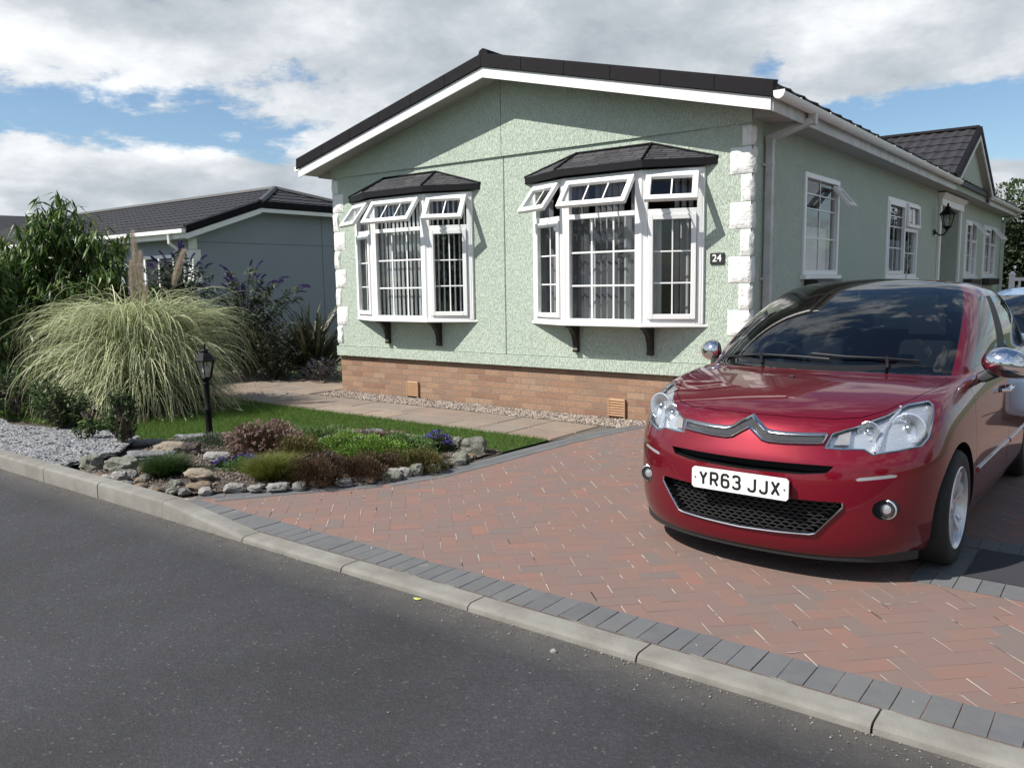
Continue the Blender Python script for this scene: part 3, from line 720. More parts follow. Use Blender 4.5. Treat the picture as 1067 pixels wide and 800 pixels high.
        while y < y1:    # union brackets
            b = MB(); rr = [(EX+.022+.055-.0585*math.cos(PI*k/n), z-.045-.0585*math.sin(PI*k/n)*1.15) for k in range(n+1)]
            rs = [(EX+.022+.055-.055*math.cos(PI*k/n), z-.045-.055*math.sin(PI*k/n)*1.15) for k in range(n+1)]
            lp = rr+list(reversed(rs)); m_ = len(lp)
            b.add([(a, y, c) for a, c in lp]+[(a, y+.09, c) for a, c in lp], [(k,(k+1)%m_,m_+(k+1)%m_,m_+k) for k in range(m_)]+[tuple(range(m_)),tuple(range(m_,2*m_))])
            hb(b, 'gutter_joint', M['board'], gt); y += 1.95
    # left eave gutter (end seen from the front)
    mb = MB(); mb.box(-HW-EX-.125,-HW-EX-.0,yf+.03,HL,z-.10,z-.04); hb(mb, 'gutter', M['board'])
    return rf
RF = roof()
def square_pipe(path, w=.065, name='downpipe'):
    mb = MB(); mb.tube(path, w*.62, 4); return mb
def downpipes():
    mb = MB(); z = rz(EX); w = .033
    def bar(p, q, w=.033):      # square bar between two points in a plane y~const or vertical
        p, q = Vector(p), Vector(q); d = (q-p).normalized(); a = Vector((0,1,0)) if abs(d.y) < .9 else Vector((1,0,0))
        a = (a-d*a.dot(d)).normalized(); b = d.cross(a)
        c = [(-1,-1),(1,-1),(1,1),(-1,1)]
        mb.hexa([p+a*w*i+b*w*j for i, j in c], [q+a*w*i+b*w*j for i, j in c])
    bar((.055,.33,.10),(.055,.33,z-.37)); bar((.055,.33,z-.37),(.055,.33,z-.30),.0385)
    bar((.055,.33,z-.33),(EX+.075,.60,z-.16),.032); bar((EX+.075,.60,z-.20),(EX+.075,.60,z-.085),.038)
    dp = hb(mb, 'downpipe', M['oldwhite'])
    for zz in (2.62, 1.5): mb = MB(); mb.box(.002,.093,.292,.368,zz,zz+.028); mb.box(.002,.02,.25,.41,zz+.002,zz+.026); hb(mb, 'pipe_clip', M['oldwhite'], dp)
    mb = MB(); bar((.055,HL-.15,.10),(.055,HL-.15,z-.33)); bar((.055,HL-.15,z-.33),(EX+.075,HL-.15,z-.13)); hb(mb, 'downpipe', M['oldwhite'])
downpipes()
# ---- porch dormer
def porch():
    yc, zr_, hw, s = 10.6, 4.30, 2.05, .50
    xf = .36
    mb = MB()
    for sg in (-1, 1):
        ye = yc+sg*hw; ze = zr_-hw*s
        tile_sheet(mb, (xf, ye, ze+.03), (-1,0,0), (0,-sg,s), 3.2, math.hypot(hw, hw*s), wave=.022)
    rf = hb(mb, 'porch_roof', M['tile'])
    mb = MB()
    for sg in (-1, 1):
        ye = yc+sg*(hw+.03); ze = zr_-(hw+.03)*s
        mb.hexa([(xf,yc,zr_-.06),(xf,ye,ze-.06),(xf+.03,ye,ze-.06),(xf+.03,yc,zr_-.06)], [(xf-.05,yc,zr_+.085),(xf-.05,ye,ze+.085),(xf+.03,ye,ze+.07),(xf+.03,yc,zr_+.07)])
    hb(mb, 'verge_trim', M['verge'], rf)
    mb = MB(); mb.tube([(xf-.02,yc,zr_+.05),(-3.0,yc,zr_+.05)], .055, 6); hb(mb, 'ridge_cap', M['verge'], rf)
    mb = MB()
    for sg in (-1, 1):
        ye = yc+sg*hw; ze = zr_-hw*s
        mb.hexa([(xf-.01,yc,zr_-.18),(xf-.01,ye,ze-.18),(xf+.015,ye,ze-.18),(xf+.015,yc,zr_-.18)], [(xf-.01,yc,zr_-.062),(xf-.01,ye,ze-.062),(xf+.015,ye,ze-.062),(xf+.015,yc,zr_-.062)])
    hb(mb, 'bargeboard', M['oldwhite'])
    mb = MB()
    for sg in (-1, 1):
        ye = yc+sg*hw; ze = zr_-hw*s-.17
        mb.hexa([(.05,yc,zr_-.17),(.05,ye,ze),(xf-.012,ye,ze),(xf-.012,yc,zr_-.17)], [(.05,yc,zr_-.16),(.05,ye,ze+.01),(xf-.012,ye,ze+.01),(xf-.012,yc,zr_-.16)])
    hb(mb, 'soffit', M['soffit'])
    mb = MB(); mb.prism([(.24,yc-hw+.05,3.06),(.24,yc+hw-.05,3.06),(.24,yc+hw-.05,zr_-hw*s-.15),(.24,yc,zr_-.165),(.24,yc-hw+.05,zr_-hw*s-.15)], (-.2,0,0)); hb(mb, 'gable_panel', M['green'])
    a, b, c, d = PORCH
    mb = MB()
    for y in (a-.13, b): mb.box(.001,.045,y,y+.13,c,d+.0)
    mb.box(.001,.07,a-.16,b+.16,d,d+.12); mb.hexa([(.001,a-.17,d+.12),(.075,a-.17,d+.12),(.075,b+.17,d+.12),(.001,b+.17,d+.12)],[(.001,a-.27,d+.21),(.14,a-.27,d+.21),(.14,b+.27,d+.21),(.001,b+.27,d+.21)])
    hb(mb, 'door_surround', M['board'], bevel=.004)
porch()
# ---- windows
def frame_boxes(mb, w, h, t, d0, d1, x0=0, z0=0):
    """ring of w x h, face width t, from depth d0 (back) to d1 (front, +y local outwards negative)"""
    mb.box(x0,x0+t,-d1,-d0,z0,z0+h); mb.box(x0+w-t,x0+w,-d1,-d0,z0,z0+h); mb.box(x0+t,x0+w-t,-d1,-d0,z0,z0+t); mb.box(x0+t,x0+w-t,-d1,-d0,z0+h-t,z0+h)
def glaze(T, x0, z0, w, h, nx, nz, parent, tilt=0, bar=.014, dy=-.012, rel=None, pn='glass_pane'):
    mb = MB(); mb.T = T
    mb.quad((x0,-dy,z0),(x0+w,-dy,z0),(x0+w,-dy,z0+h),(x0,-dy,z0+h)); hb(mb, pn, M['winglass'], parent)
    if nz == 1 and not rel:
        for i in range(1, nx): mb = MB(); mb.T = T; mb.box(x0+w*i/nx-bar/2, x0+w*i/nx+bar/2, -dy-.010, -dy-.0045, z0, z0+h); hb(mb, 'glazing_bar', M['upvc'], parent)
        return
    mb = MB(); mb.T = T
    for i in range(1, nx): mb.box(x0+w*i/nx-bar/2, x0+w*i/nx+bar/2, -dy-.010, -dy-.0045, z0, z0+h)
    zz = rel or [k/nz for k in range(1, nz)]
    for k in zz: mb.box(x0, x0+w, -dy-.0112, -dy-.0043, z0+h*k-bar/2, z0+h*k+bar/2)
    if nx > 1 or zz: hb(mb, 'glazing_bar', M['upvc'], parent)
def bay(c, kind):
    D = .23; HWd, HF = 1.05, .47
    root = empty('bay_window', (c, 0, 1.05)); root.parent = H; root.matrix_parent_inverse = Matrix.Translation(-Vector(H.location))
    root['label'] = 'left bow window with thin vertical blinds' if kind == 'sheer' else 'right bow window with pale curtains and vertical blinds'
    pts = [(c-HWd, 0), (c-HF, -D), (c+HF, -D), (c+HWd, 0)]
    Z0, Z1 = 1.065, 2.63; ZT = 2.205
    fr = MB(); fT = []
    for k in range(3):
        a, b = Vector((*pts[k], 0)), Vector((*pts[k+1], 0)); u = (b-a).normalized(); L = (b-a).length
        nrm = Vector((u.y, -u.x, 0))      # outwards
        T = Matrix(((u.x, -nrm.x, 0, a.x), (u.y, -nrm.y, 0, a.y), (0,0,1,Z0), (0,0,0,1)))
        fT.append((T, L))
        fr.T = T; g = .016
        frame_boxes(fr, L-2*g, Z1-Z0, .05, -.035, .03, x0=g)
        fr.box(g+.05, L-g-.05, -.03, .035, ZT-Z0-.022, ZT-Z0+.03)
    fr.T = Matrix.Identity(4)
    for (x, y) in pts[1:3]: fr.lathe([(.034,Z0),(.034,Z1)], 8, c=(x, y-.004, 0), a0=PI/8)
    for s, (x, y) in ((-1, pts[0]), (1, pts[3])): fr.box(*sorted((x-s*.03, x+s*.012)), -.03, .012, Z0, Z1)
    frm = hb(fr, 'window_frame', M['upvc'], root, bevel=.004)
    for k, (T, L) in enumerate(fT):
        g = .066; w = L-2*g; h = ZT-Z0-.022-.05; side = k != 1
        if side:
            mb = MB(); mb.T = T; frame_boxes(mb, w-.008, h-.006, .052, -.0, .052, x0=g+.004, z0=.053); hb(mb, 'sash', M['upvc'], root, bevel=.005)
            glaze(T, g+.052, .103, w-.104, h-.104, 2, 3, root)
        else:
            glaze(T, g, .05, w, h, 3, 3, root, bar=.018)
        # top opening light, hinged along its top edge
        sw, sh = w+.03, .355; ztop = Z1-Z0-.05
        ang = R(37)
        Rm = Matrix.Translation((g-.015, -.04, ztop)) @ Matrix.Rotation(-ang, 4, 'X') @ Matrix.Translation((0,0,-sh))
        T2 = T @ Rm
        mb = MB(); mb.T = T2; frame_boxes(mb, sw, sh, .058, -.018, .03); hb(mb, 'opening_light', M['upvc'], root, bevel=.005)
        glaze(T2, .056, .056, sw-.112, sh-.112, 3 if not side else 2, 1, root, bar=.014)
    # sill
    mb = MB(); e = .035
    o_ = [(c-HWd-.065,.0),(c-HF-.03,-D-.06),(c+HF+.03,-D-.06),(c+HWd+.065,.0)]
    mb.prism([(x, y, 1.035) for x, y in o_], (0,0,.029)); hb(mb, 'sill', M['upvc'], root, bevel=.006)
    # roof of the bay
    A = [(c-1.19,0),(c-.53,-.34),(c+.53,-.34),(c+1.19,0)]; zt, zb = 2.715, 2.648
    tp = [(c-.46,0,2.915),(c+.46,0,2.915)]
    mb = MB()
    E = [Vector((x, y, zt)) for x, y in A]
    def stepped(p0, p1, q1, q0, n=4):
        for i in range(n):
            a, b = i/n, (i+1)/n
            l0, l1 = p0.lerp(q0, a), p1.lerp(q1, a); m0, m1 = p0.lerp(q0, b), p1.lerp(q1, b); up = Vector((0,-.002,.007))
            mb.add([l0, l1, l1+up, l0+up, m1+up*.2, m0+up*.2], [(0,1,2,3),(3,2,4,5)])
    t0, t1 = Vector(tp[0]), Vector(tp[1])
    stepped(E[1], E[2], t1, t0); stepped(E[0], E[1], t0, t0); stepped(E[2], E[3], t1, t1)
    mb.add([(x, y, zt-.003) for x, y in A]+[tuple(t1),tuple(t0)], [(0,3,4,5)])
    br = hb(mb, 'bay_roof', M['shingle'], root)
    mb = MB(); mb.prism([(x, y, zb) for x, y in A], (0,0,zt-zb-.002)); hb(mb, 'bay_fascia', mat('bay_fascia', (.007,.007,.009), .7, spec=.2), root)
    mb = MB()
    for a, b in ((E[1], t0), (E[2], t1), (t0, t1), (E[0], t0), (E[3], t1)): mb.tube([a+Vector((0,-.003,.008)), b+Vector((0,-.006,.010))], .014, 6)
    hb(mb, 'hip_strip', M['verge'], root)
    # brackets
    for x in (c-.47, c+.47):
        mb = MB(); P = [(0,0),(0,-.31),(-.055,-.31),(-.062,-.285),(-.05,-.26),(-.06,-.19),(-.09,-.11),(-.15,-.045),(-.20,-.022),(-.215,0)]
        mb.prism([(x-.032, -.002+y, 1.033+z) for y, z in P], (.064,0,0)); hb(mb, 'bracket', M['brown'], root, bevel=.004)
    # blinds and curtains
    mb = MB(); nb = MB()
    for k, (T, L) in enumerate(fT):
        mb.T = T; nb.T = T; n = int(L/.075); g = .03
        for i in range(n):
            x = g+(L-2*g)*(i+.5)/n; a = R(random.gauss(25 if kind == 'sheer' else 35, 4)); hw_ = (.015 if k == 1 else .010) if kind == 'sheer' else .027; dx, dy = hw_*math.cos(a), hw_*math.sin(a)
            if kind == 'net' and random.random() < .35: continue
            sw_ = random.uniform(-.006,.006)
            mb.add([(x-dx+sw_, .09-dy, .03),(x+dx+sw_, .09+dy, .03),(x+dx, .09+dy, 1.56),(x-dx, .09-dy, 1.56)], [(0,1,2,3)])
        m_ = 60
        if kind == 'net':
            xs = [g+(L-2*g)*i/m_ for i in range(m_+1)]
            yy = [.16+.022*math.sin(x*55+2*math.sin(x*9)) for x in xs]
            gap = [k == 2 and .30 < x/L < .60 or k == 1 and (x/L < .05) for x in xs]
            nb.add([(x, y, .03) for x, y in zip(xs, yy)]+[(x, y, 1.14) for x, y in zip(xs, yy)], [(i, i+1, m_+2+i, m_+1+i) for i in range(m_) if not gap[i]])
    hb(mb, 'vertical_blind', M['blind'] if kind == 'sheer' else M['greyblind'], root)
    if kind == 'net': hb(nb, 'curtain', M['net'], root, smooth=True)
for c, k in BAYS: bay(c, k)
# side windows
def side_windows():
    for i, (y0, y1, z0, z1) in enumerate(SW):
        root = empty('side_window', (0, y0, z0)); root.parent = H; root.matrix_parent_inverse = Matrix.Translation(-Vector(H.location))
        T = Matrix(((0,1,0,0.012),(1,0,0,0),(0,0,1,0),(0,0,0,1)))      # local x->world y, local -y->world +x
        T = Matrix(((0,-1,0,-.01),(1,0,0,y0),(0,0,1,z0),(0,0,0,1)))
        w, h = y1-y0, z1-z0
        fr = MB(); fr.T = T; frame_boxes(fr, w, h, .06, -.04, .035)
        fr.box(-.03,w+.03,-.075,.0,-.045,-.001)
        hb(fr, 'window_frame', M['upvc'], root, bevel=.004)
        if i == 0:
            glaze(T, .06, .06, w-.12, h-.12, 2, 4, root, rel=[.36,.68,.84]); vent = (.30, .30)
        else:
            a = w*.55
            mb = MB(); mb.T = T; mb.box(a-.035,a+.035,-.034,.034,.06,h-.06); mb.box(a+.035,w-.06,-.033,.033,h-.46,h-.40); frame_boxes(mb, a-.09, h-.12, .05, -.0, .045, x0=.055, z0=.06)
            hb(mb, 'sash', M['upvc'], root)
            glaze(T, .10, .10, a-.18, h-.2, 2, 4, root, rel=[.36,.68,.84]); glaze(T, a+.035, .06, w-.06-a-.035, h-.52, 2, 2, root); vent = (w-a-.06, .36)
        vw, vh = vent; ang = R(40 if i != 1 else 2)
        T2 = T @ Matrix.Translation((w-.03-vw, -.042, h-(.10 if i == 0 else .035))) @ Matrix.Rotation(-ang, 4, 'X') @ Matrix.Translation((0,0,-vh))
        mb = MB(); mb.T = T2; frame_boxes(mb, vw, vh, .05, -.015, .028); hb(mb, 'opening_light', M['upvc'], root, bevel=.004)
        glaze(T2, .05, .05, vw-.1, vh-.1, 2 if i else 1, 1, root)
        mb = MB(); mb.T = T; m_ = 50; xs = [.05+(w-.1)*q/m_ for q in range(m_+1)]; yy = [.12+.02*math.sin(x*40) for x in xs]
        mb.add([(x, y, .05) for x, y in zip(xs, yy)]+[(x, y, h*.5) for x, y in zip(xs, yy)], [(q, q+1, m_+2+q, m_+1+q) for q in range(m_)])
        hb(mb, 'curtain', M['net'], root, smooth=True)
        if i in (0,2,3):
            mb = MB(); mb.box(.012,.16,y0+.1,y1-.1 if i else y1-.25,z0-.20,z0-.055); hb(mb, 'planter_box', M['brown'], root, bevel=.006)
side_windows()
# house number
def text_mesh(s, size, depth=.002, bold=0.0, xs=1.0, space=1.0):
    cu = bpy.data.curves.new('txt', 'FONT'); cu.body = s; cu.size = size; cu.align_x = 'CENTER'; cu.align_y = 'CENTER'; cu.extrude = depth; cu.offset = bold; cu.space_character = space; cu.resolution_u = 6
    o = bpy.data.objects.new('txt', cu); COL.objects.link(o); dg = bpy.context.evaluated_depsgraph_get(); me = bpy.data.meshes.new_from_object(o.evaluated_get(dg)); bpy.data.objects.remove(o)
    me.transform(Matrix.Diagonal((xs,1,1,1))); me.materials.clear()
    return me
sg = tag(empty('house_number_sign', (-.335, -.005, 1.725)), 'small black house number sign reading 24 on the green wall', 'sign')
mb = MB(); mb.box(-.075,.075,-.012,.004,-.055,.055); mb.build('sign_plate', M['slateblack'], sg, bevel=.003)
me = text_mesh('24', .10, .001, .001); me.transform(Matrix.Translation((0,-.0135,0)) @ Matrix.Rotation(PI/2, 4, 'X')); link('numerals', me, M['plate'], sg)

# lanterns -----------------------------------------------------------
def lantern_head(parent, z, s=1.0, c=(0,0)):
    def put(mb, name, m, **k): return mb.build(name, m, parent, **k)
    cx, cy = c; n = 6
    b = lambda r, h: (r*s, z+h*s)
    mb = MB(); mb.lathe([b(.022,0),b(.030,.012),b(.030,.022),b(.055,.034),b(.058,.046),b(.050,.05)], n, c=(cx,cy,0)); put(mb, 'lantern_base', M['blackiron'])
    mb = MB()
    for k in range(n):
        a = 2*PI*k/n; r0, r1 = .052*s, .088*s
        mb.tube([(cx+r0*math.cos(a), cy+r0*math.sin(a), z+.046*s),(cx+r1*math.cos(a), cy+r1*math.sin(a), z+.215*s)], .0055*s, 5)
        for (r, h) in ((.052,.048),(.088,.213)):
            a2 = 2*PI*(k+1)/n; mb.tube([(cx+r*s*math.cos(a), cy+r*s*math.sin(a), z+h*s),(cx+r*s*math.cos(a2), cy+r*s*math.sin(a2), z+h*s)], .006*s, 5)
    put(mb, 'lantern_cage', M['blackiron'])
    mb = MB(); mb.lathe([b(.0495,.05),b(.084,.212)], n, c=(cx,cy,0)); mb.f = [f for f in mb.f if len(f) == 4]; put(mb, 'lantern_glass', M['lamp_glass'])
    mb = MB(); mb.lathe([b(.0,.05),b(.018,.052),b(.020,.085),b(.03,.10),b(.032,.13),b(.02,.155),b(.0,.16)], 10, c=(cx,cy,0)); put(mb, 'bulb', mat('bulb_white', (.75,.74,.70), .4), smooth=True)
    mb = MB(); mb.lathe([b(.104,.208),b(.108,.218),b(.098,.228),b(.075,.262),b(.05,.285),b(.034,.293),b(.034,.303),b(.045,.307),b(.03,.322),b(.016,.33),b(.012,.345),b(.017,.353),b(.010,.366),b(.0,.38)], n, c=(cx,cy,0)); put(mb, 'lantern_roof', M['blackiron'])
lp = tag(empty('garden_lamp_post', (-4.08,-3.39,.02), .3), 'short black lantern post standing in the rockery by the pampas grass', 'lamp post')
mb = MB(); mb.lathe([(.06,-.02),(.06,.012),(.045,.03),(.033,.05),(.031,.30),(.036,.31),(.036,.325),(.028,.335),(.026,.55),(.034,.565),(.034,.575),(.024,.585)], 14); mb.build('post', M['blackiron'], lp, smooth=True)
lantern_head(lp, .583, 1.0)
wl = tag(empty('wall_lantern', (0.02, 8.55, 2.3)), 'black wall lantern on a curved bracket beside the porch', 'wall lamp')
mb = MB(); mb.lathe([(.055,-.0),(.055,.012),(.03,.022)], 10, axis='x', c=(0,0,0)); mb.tube([(.02,0,-.0),(.08,0,-.06),(.15,0,-.05),(.19,0,.0),(.2,0,.03)], .013, 8); mb.build('bracket', M['blackiron'], wl)
lantern_head(wl, .03, 1.25, (.2,0))
# railing by the porch steps
rl = tag(empty('step_railing', (.85,12.2,0)), 'white post and rail beside the porch steps, beyond the parked cars', 'railing')
mb = MB()
for x in (0, 1.25, 2.5): 
    mb.box(x-.05,x+.05,-.05,.05,.0,1.52); mb.box(x-.065,x+.065,-.065,.065,1.52,1.545); mb.hexa([(x-.055,-.055,1.545),(x+.055,-.055,1.545),(x+.055,.055,1.545),(x-.055,.055,1.545)],[(x-.015,-.015,1.60),(x+.015,-.015,1.60),(x+.015,.015,1.60),(x-.015,.015,1.60)])
mb.build('post', M['upvc'], rl)
mb = MB(); mb.box(.051,2.449,-.03,.03,1.40,1.47); mb.box(.051,2.449,-.03,.03,.70,.76)
for k in range(18): mb.box(.12+k*.13,.16+k*.13,-.018,.018,.7605,1.3995)
mb.build('rail', M['upvc'], rl)

# ---- neighbouring home ---------------------------------------------------------
def neighbour():
    X = -13.0; yc, hw = 5.45, 3.60; ze = 2.76; sl = .337; yh = 1.72; zh = ze+sl*(hw-yh); zrg = ze+sl*hw; xr = X-1.75; XL = -29.0
    root = tag(empty('neighbour_home', (X-3, yc, 0)), 'long grey park home behind the plants with a dark half hipped tiled roof', 'house')
    def nb(mb, name, m, **k): o = mb.build(name, m, None, **k); o.parent = root; o.matrix_parent_inverse = Matrix.Translation(-Vector(root.location)); return o
    wx = X-.30; y0, y1 = yc-hw+.32, yc+hw-.32; ws = lambda y: ze-.12+sl*(hw-abs(y-yc))
    mb = MB(); top = [(wx,y0,ws(y0))]+[(wx,yc-yh-.1,zh-.12),(wx,yc+yh+.1,zh-.12)]+[(wx,y1,ws(y1))]
    mb.add([(wx,y0,-.05)]+top+[(wx,y1,-.05)], [(0,1,2,3,4,5)])
    mb.quad((wx,y0,-.05),(XL,y0,-.05),(XL,y0,ze),(wx,y0,ze)); mb.quad((wx,y1,-.05),(XL,y1,-.05),(XL,y1,ze),(wx,y1,ze)); mb.quad((XL,y0,-.05),(XL,y1,-.05),(XL,y1,ze),(XL,y0,ze))
    nb(mb, 'wall', M['greyrender'])
    for k in range(9):
        w_ = .24 if k % 2 else .13; z_ = .35+k*.25; mb = MB(); mb.box(wx+.001,wx+.022,y0-.02,y0+w_*.7,z_,z_+.24); mb.box(wx-w_,wx+.0005,y0-.022,y0-.001,z_,z_+.24); nb(mb, 'quoin', M['quoin'])
    js = mat('joint_dark', (.10,.11,.12), .9)
    mb = MB(); mb.box(wx+.0005,wx+.004,y0+.01,y1-.01,2.50,2.512); mb.box(wx+.0005,wx+.004,yc+.25,yc+.262,.6,zh-.13); nb(mb, 'joint_strip', js)
    # roof planes
    mb = MB(); v = (0,1,sl)
    L = X-XL
    def clipA(p):     # remove what lies beyond the hip
        t = (zrg-p.z)/max(zrg-zh, .01); return p.x < X-(1-t)*1.75*(1 if p.z > zh else 0)+.02 if p.z > zh else True
    tile_sheet(mb, (XL, yc-hw, ze), (1,0,0), (0,1,sl), L, math.hypot(hw, hw*sl), du=.05, clip=clipA, per=.24)
    mb.quad((XL,yc+hw,ze),(X,yc+hw,ze),(X,yc+yh,zh),(XL,yc+yh,zh)); mb.quad((XL,yc+yh,zh),(X,yc+yh,zh),(xr,yc,zrg),(XL,yc,zrg))
    hs = (zrg-zh)/1.75
    def clipB(p): t = (p.z-zh)/(zrg-zh); return abs(p.y-yc) < yh*(1-t)+.06
    tile_sheet(mb, (X, yc-yh, zh), (0,1,0), (-1,0,hs), 2*yh, math.hypot(1.75, zrg-zh), du=.05, clip=clipB, per=.24)
    rf = nb(mb, 'roof', M['tile'])
    mb = MB()
    for a, b in (((X,yc-yh,zh+.03),(xr,yc,zrg+.03)),((X,yc+yh,zh+.03),(xr,yc,zrg+.03)),((xr,yc,zrg+.03),(XL,yc,zrg+.03))): mb.tube([a, b], .075, 6)
    nb(mb, 'ridge_cap', mat('ridge_grey', (.06,.058,.06), .6))
    mb = MB(); mb.hexa([(X,yc-hw,ze-.10),(X,yc-yh,zh-.10),(X+.03,yc-yh,zh-.10),(X+.03,yc-hw,ze-.10)],[(X-.1,yc-hw,ze+.08),(X-.1,yc-yh,zh+.08),(X+.03,yc-yh,zh+.06),(X+.03,yc-hw,ze+.06)])
    mb.hexa([(X,yc-yh,zh-.10),(X,yc+yh,zh-.10),(X+.03,yc+yh,zh-.10),(X+.03,yc-yh,zh-.10)],[(X-.1,yc-yh,zh+.08),(X-.1,yc+yh,zh+.08),(X+.03,yc+yh,zh+.06),(X+.03,yc-yh,zh+.06)])
    nb(mb, 'verge_trim', M['verge'])
    mb = MB(); mb.hexa([(X,yc-hw,ze-.22),(X,yc-yh,zh-.22),(X+.02,yc-yh,zh-.22),(X+.02,yc-hw,ze-.22)],[(X,yc-hw,ze-.102),(X,yc-yh,zh-.102),(X+.02,yc-yh,zh-.102),(X+.02,yc-hw,ze-.102)])
    mb.hexa([(X,yc-yh,zh-.19),(X,yc+yh,zh-.19),(X+.02,yc+yh,zh-.19),(X+.02,yc-yh,zh-.19)],[(X,yc-yh,zh-.102),(X,yc+yh,zh-.102),(X+.02,yc+yh,zh-.102),(X+.02,yc-yh,zh-.102)])
    nb(mb, 'bargeboard', M['board'])
    mb = MB(); mb.hexa([(X-.003,yc-hw,ze-.19),(X-.003,yc-yh,zh-.19),(wx,yc-yh,zh-.19),(wx,yc-hw,ze-.19)],[(X-.003,yc-hw,ze-.18),(X-.003,yc-yh,zh-.18),(wx,yc-yh,zh-.18),(wx,yc-hw,ze-.18)])
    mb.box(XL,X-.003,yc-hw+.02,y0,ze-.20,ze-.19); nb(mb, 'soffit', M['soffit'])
    mb = MB(); mb.box(XL,X,yc-hw-.10,yc-hw+.0,ze-.09,ze-.01); nb(mb, 'gutter', M['upvc'])
    mb = MB(); mb.box(XL,X-.003,yc-hw+.002,yc-hw+.02,ze-.20,ze-.01); nb(mb, 'fascia', M['board'])
    mb = MB(); mb.tube([(X-.6,yc-hw-.05,ze-.09),(X-.6,yc-hw-.05,ze-.28),(X-.6,y0-.05,ze-.50),(X-.6,y0-.05,0)], .04, 6); nb(mb, 'downpipe', M['upvc'])
    for x in (-15.3,-18.2,-22,-26):
        mb = MB(); mb.T = Matrix(((1,0,0,x),(0,1,0,y0),(0,0,1,1.05),(0,0,0,1))); frame_boxes(mb, 1.3, 1.2, .07, -.03, .05); mb.box(.62,.68,-.05,.03,.07,1.13); w = nb(mb, 'window', M['upvc'])
        mb = MB(); mb.T = Matrix(((1,0,0,x),(0,1,0,y0),(0,0,1,1.05),(0,0,0,1))); mb.box(.07,1.23,-.012,-.004,.07,1.13); g = nb(mb, 'pane', mat('far_glass', (.03,.035,.04), .08)); 
        g.parent = w; g.matrix_parent_inverse = Matrix.Identity(4)
neighbour()
def far_house(p, rz_, w, l, e, pitch, lab, wallm):
    root = tag(empty('distant_bungalow', p, rz_), lab, 'house')
    mb = MB(); ap = e+pitch*w/2
    mb.prism([(-w/2,0,0),(w/2,0,0),(w/2,0,e),(0,0,ap-.1),(-w/2,0,e)], (0,l,0)); mb.build('wall', wallm, root)
    mb = MB()
    for s in (-1,1):
        a = w/2+.35; mb.hexa([(0,-.35,ap),(s*a,-.35,ap-pitch*a),(s*a,l+.3,ap-pitch*a),(0,l+.3,ap)],[(0,-.35,ap+.13),(s*a,-.35,ap+.13-pitch*a),(s*a,l+.3,ap+.13-pitch*a),(0,l+.3,ap+.13)])
    mb.build('roof', M['tile'], root)
    mb = MB()
    for s in (-1,1):
        a = w/2+.35; mb.hexa([(0,-.38,ap-.14),(s*a,-.38,ap-.14-pitch*a),(s*a,-.352,ap-.14-pitch*a),(0,-.352,ap-.14)],[(0,-.38,ap+.02),(s*a,-.38,ap+.02-pitch*a),(s*a,-.352,ap+.02-pitch*a),(0,-.352,ap+.02)])
    mb.build('bargeboard', M['upvc'], root)
    mb = MB(); mb.box(-.8,.8,-.04,.0,1.0,2.2); wf = mb.build('window', M['upvc'], root); mb = MB(); mb.box(-.72,.72,-.05,-.041,1.08,2.12); mb.build('pane', mat('far_glass2', (.03,.035,.04), .08), wf)
far_house(at(10, 31), R(-12), 6.1, 12, 2.9, .42, 'distant grey bungalow gable with white bargeboards behind the left tree', M['greyrender'])
far_house(at(86, 44), R(60), 6.5, 13, 2.9, .32, 'far low bungalow with a dark roof glimpsed behind the tree top', mat('far_wall', (.45,.45,.43), .9))

# ================================================================== CARS
def car_paint(name, col, flake):
    m = mat(name, col, .42, metal=.3, coat=1.0, spec=.12)
    nt = m.node_tree; b = nt.nodes['Principled BSDF']; L = nt.links.new
    lw = N(nt, 'ShaderNodeLayerWeight', Blend=.35); mx = N(nt, 'ShaderNodeMix', data_type='RGBA')
    L(lw.outputs['Facing'], mx.inputs[0]); mx.inputs[6].default_value = (*flake, 1); mx.inputs[7].default_value = (*col, 1); L(mx.outputs[2], b.inputs['Base Color'])
    return m
M['red'] = car_paint('ruby_paint', (.050,.0012,.005), (.160,.0022,.0125))
M['blue'] = car_paint('pale_blue_paint', (.16,.27,.44), (.24,.37,.54))
M['carglass'] = glass('windscreen_glass', (.38,.43,.44), 1.2, base=.03)
M['sideglass'] = glass('side_glass', (.16,.19,.19), 1.0, base=.04)
M['trim'] = mat('black_trim', (.006,.006,.007), .55, spec=.3)
M['plastic'] = mat('black_plastic', (.016,.016,.017), .6)
M['chrome'] = mat('chrome', (.72,.73,.75), .09, metal=1)
M['satin'] = mat('satin_chrome', (.62,.63,.65), .22, metal=1)
M['rubber'] = mat('tyre_rubber', (.012,.012,.012), .8, noise=(30,.6,(.02,.02,.02)))
M['alloy'] = mat('alloy', (.62,.63,.65), .30, metal=.7)
M['lens'] = glass('headlamp_lens', (.93,.95,.96), 1.0, base=.03)
M['reflector'] = mat('reflector', (.88,.89,.92), .14, metal=.9, bump=(70,.25,.01))
M['bezel'] = mat('lamp_bezel', (.80,.81,.84), .22, metal=.75, bump=(60,.3,.01))
M['cloth'] = mat('seat_cloth', (.022,.022,.026), .9)
M['dash'] = mat('dash_grey', (.022,.022,.024), .75)

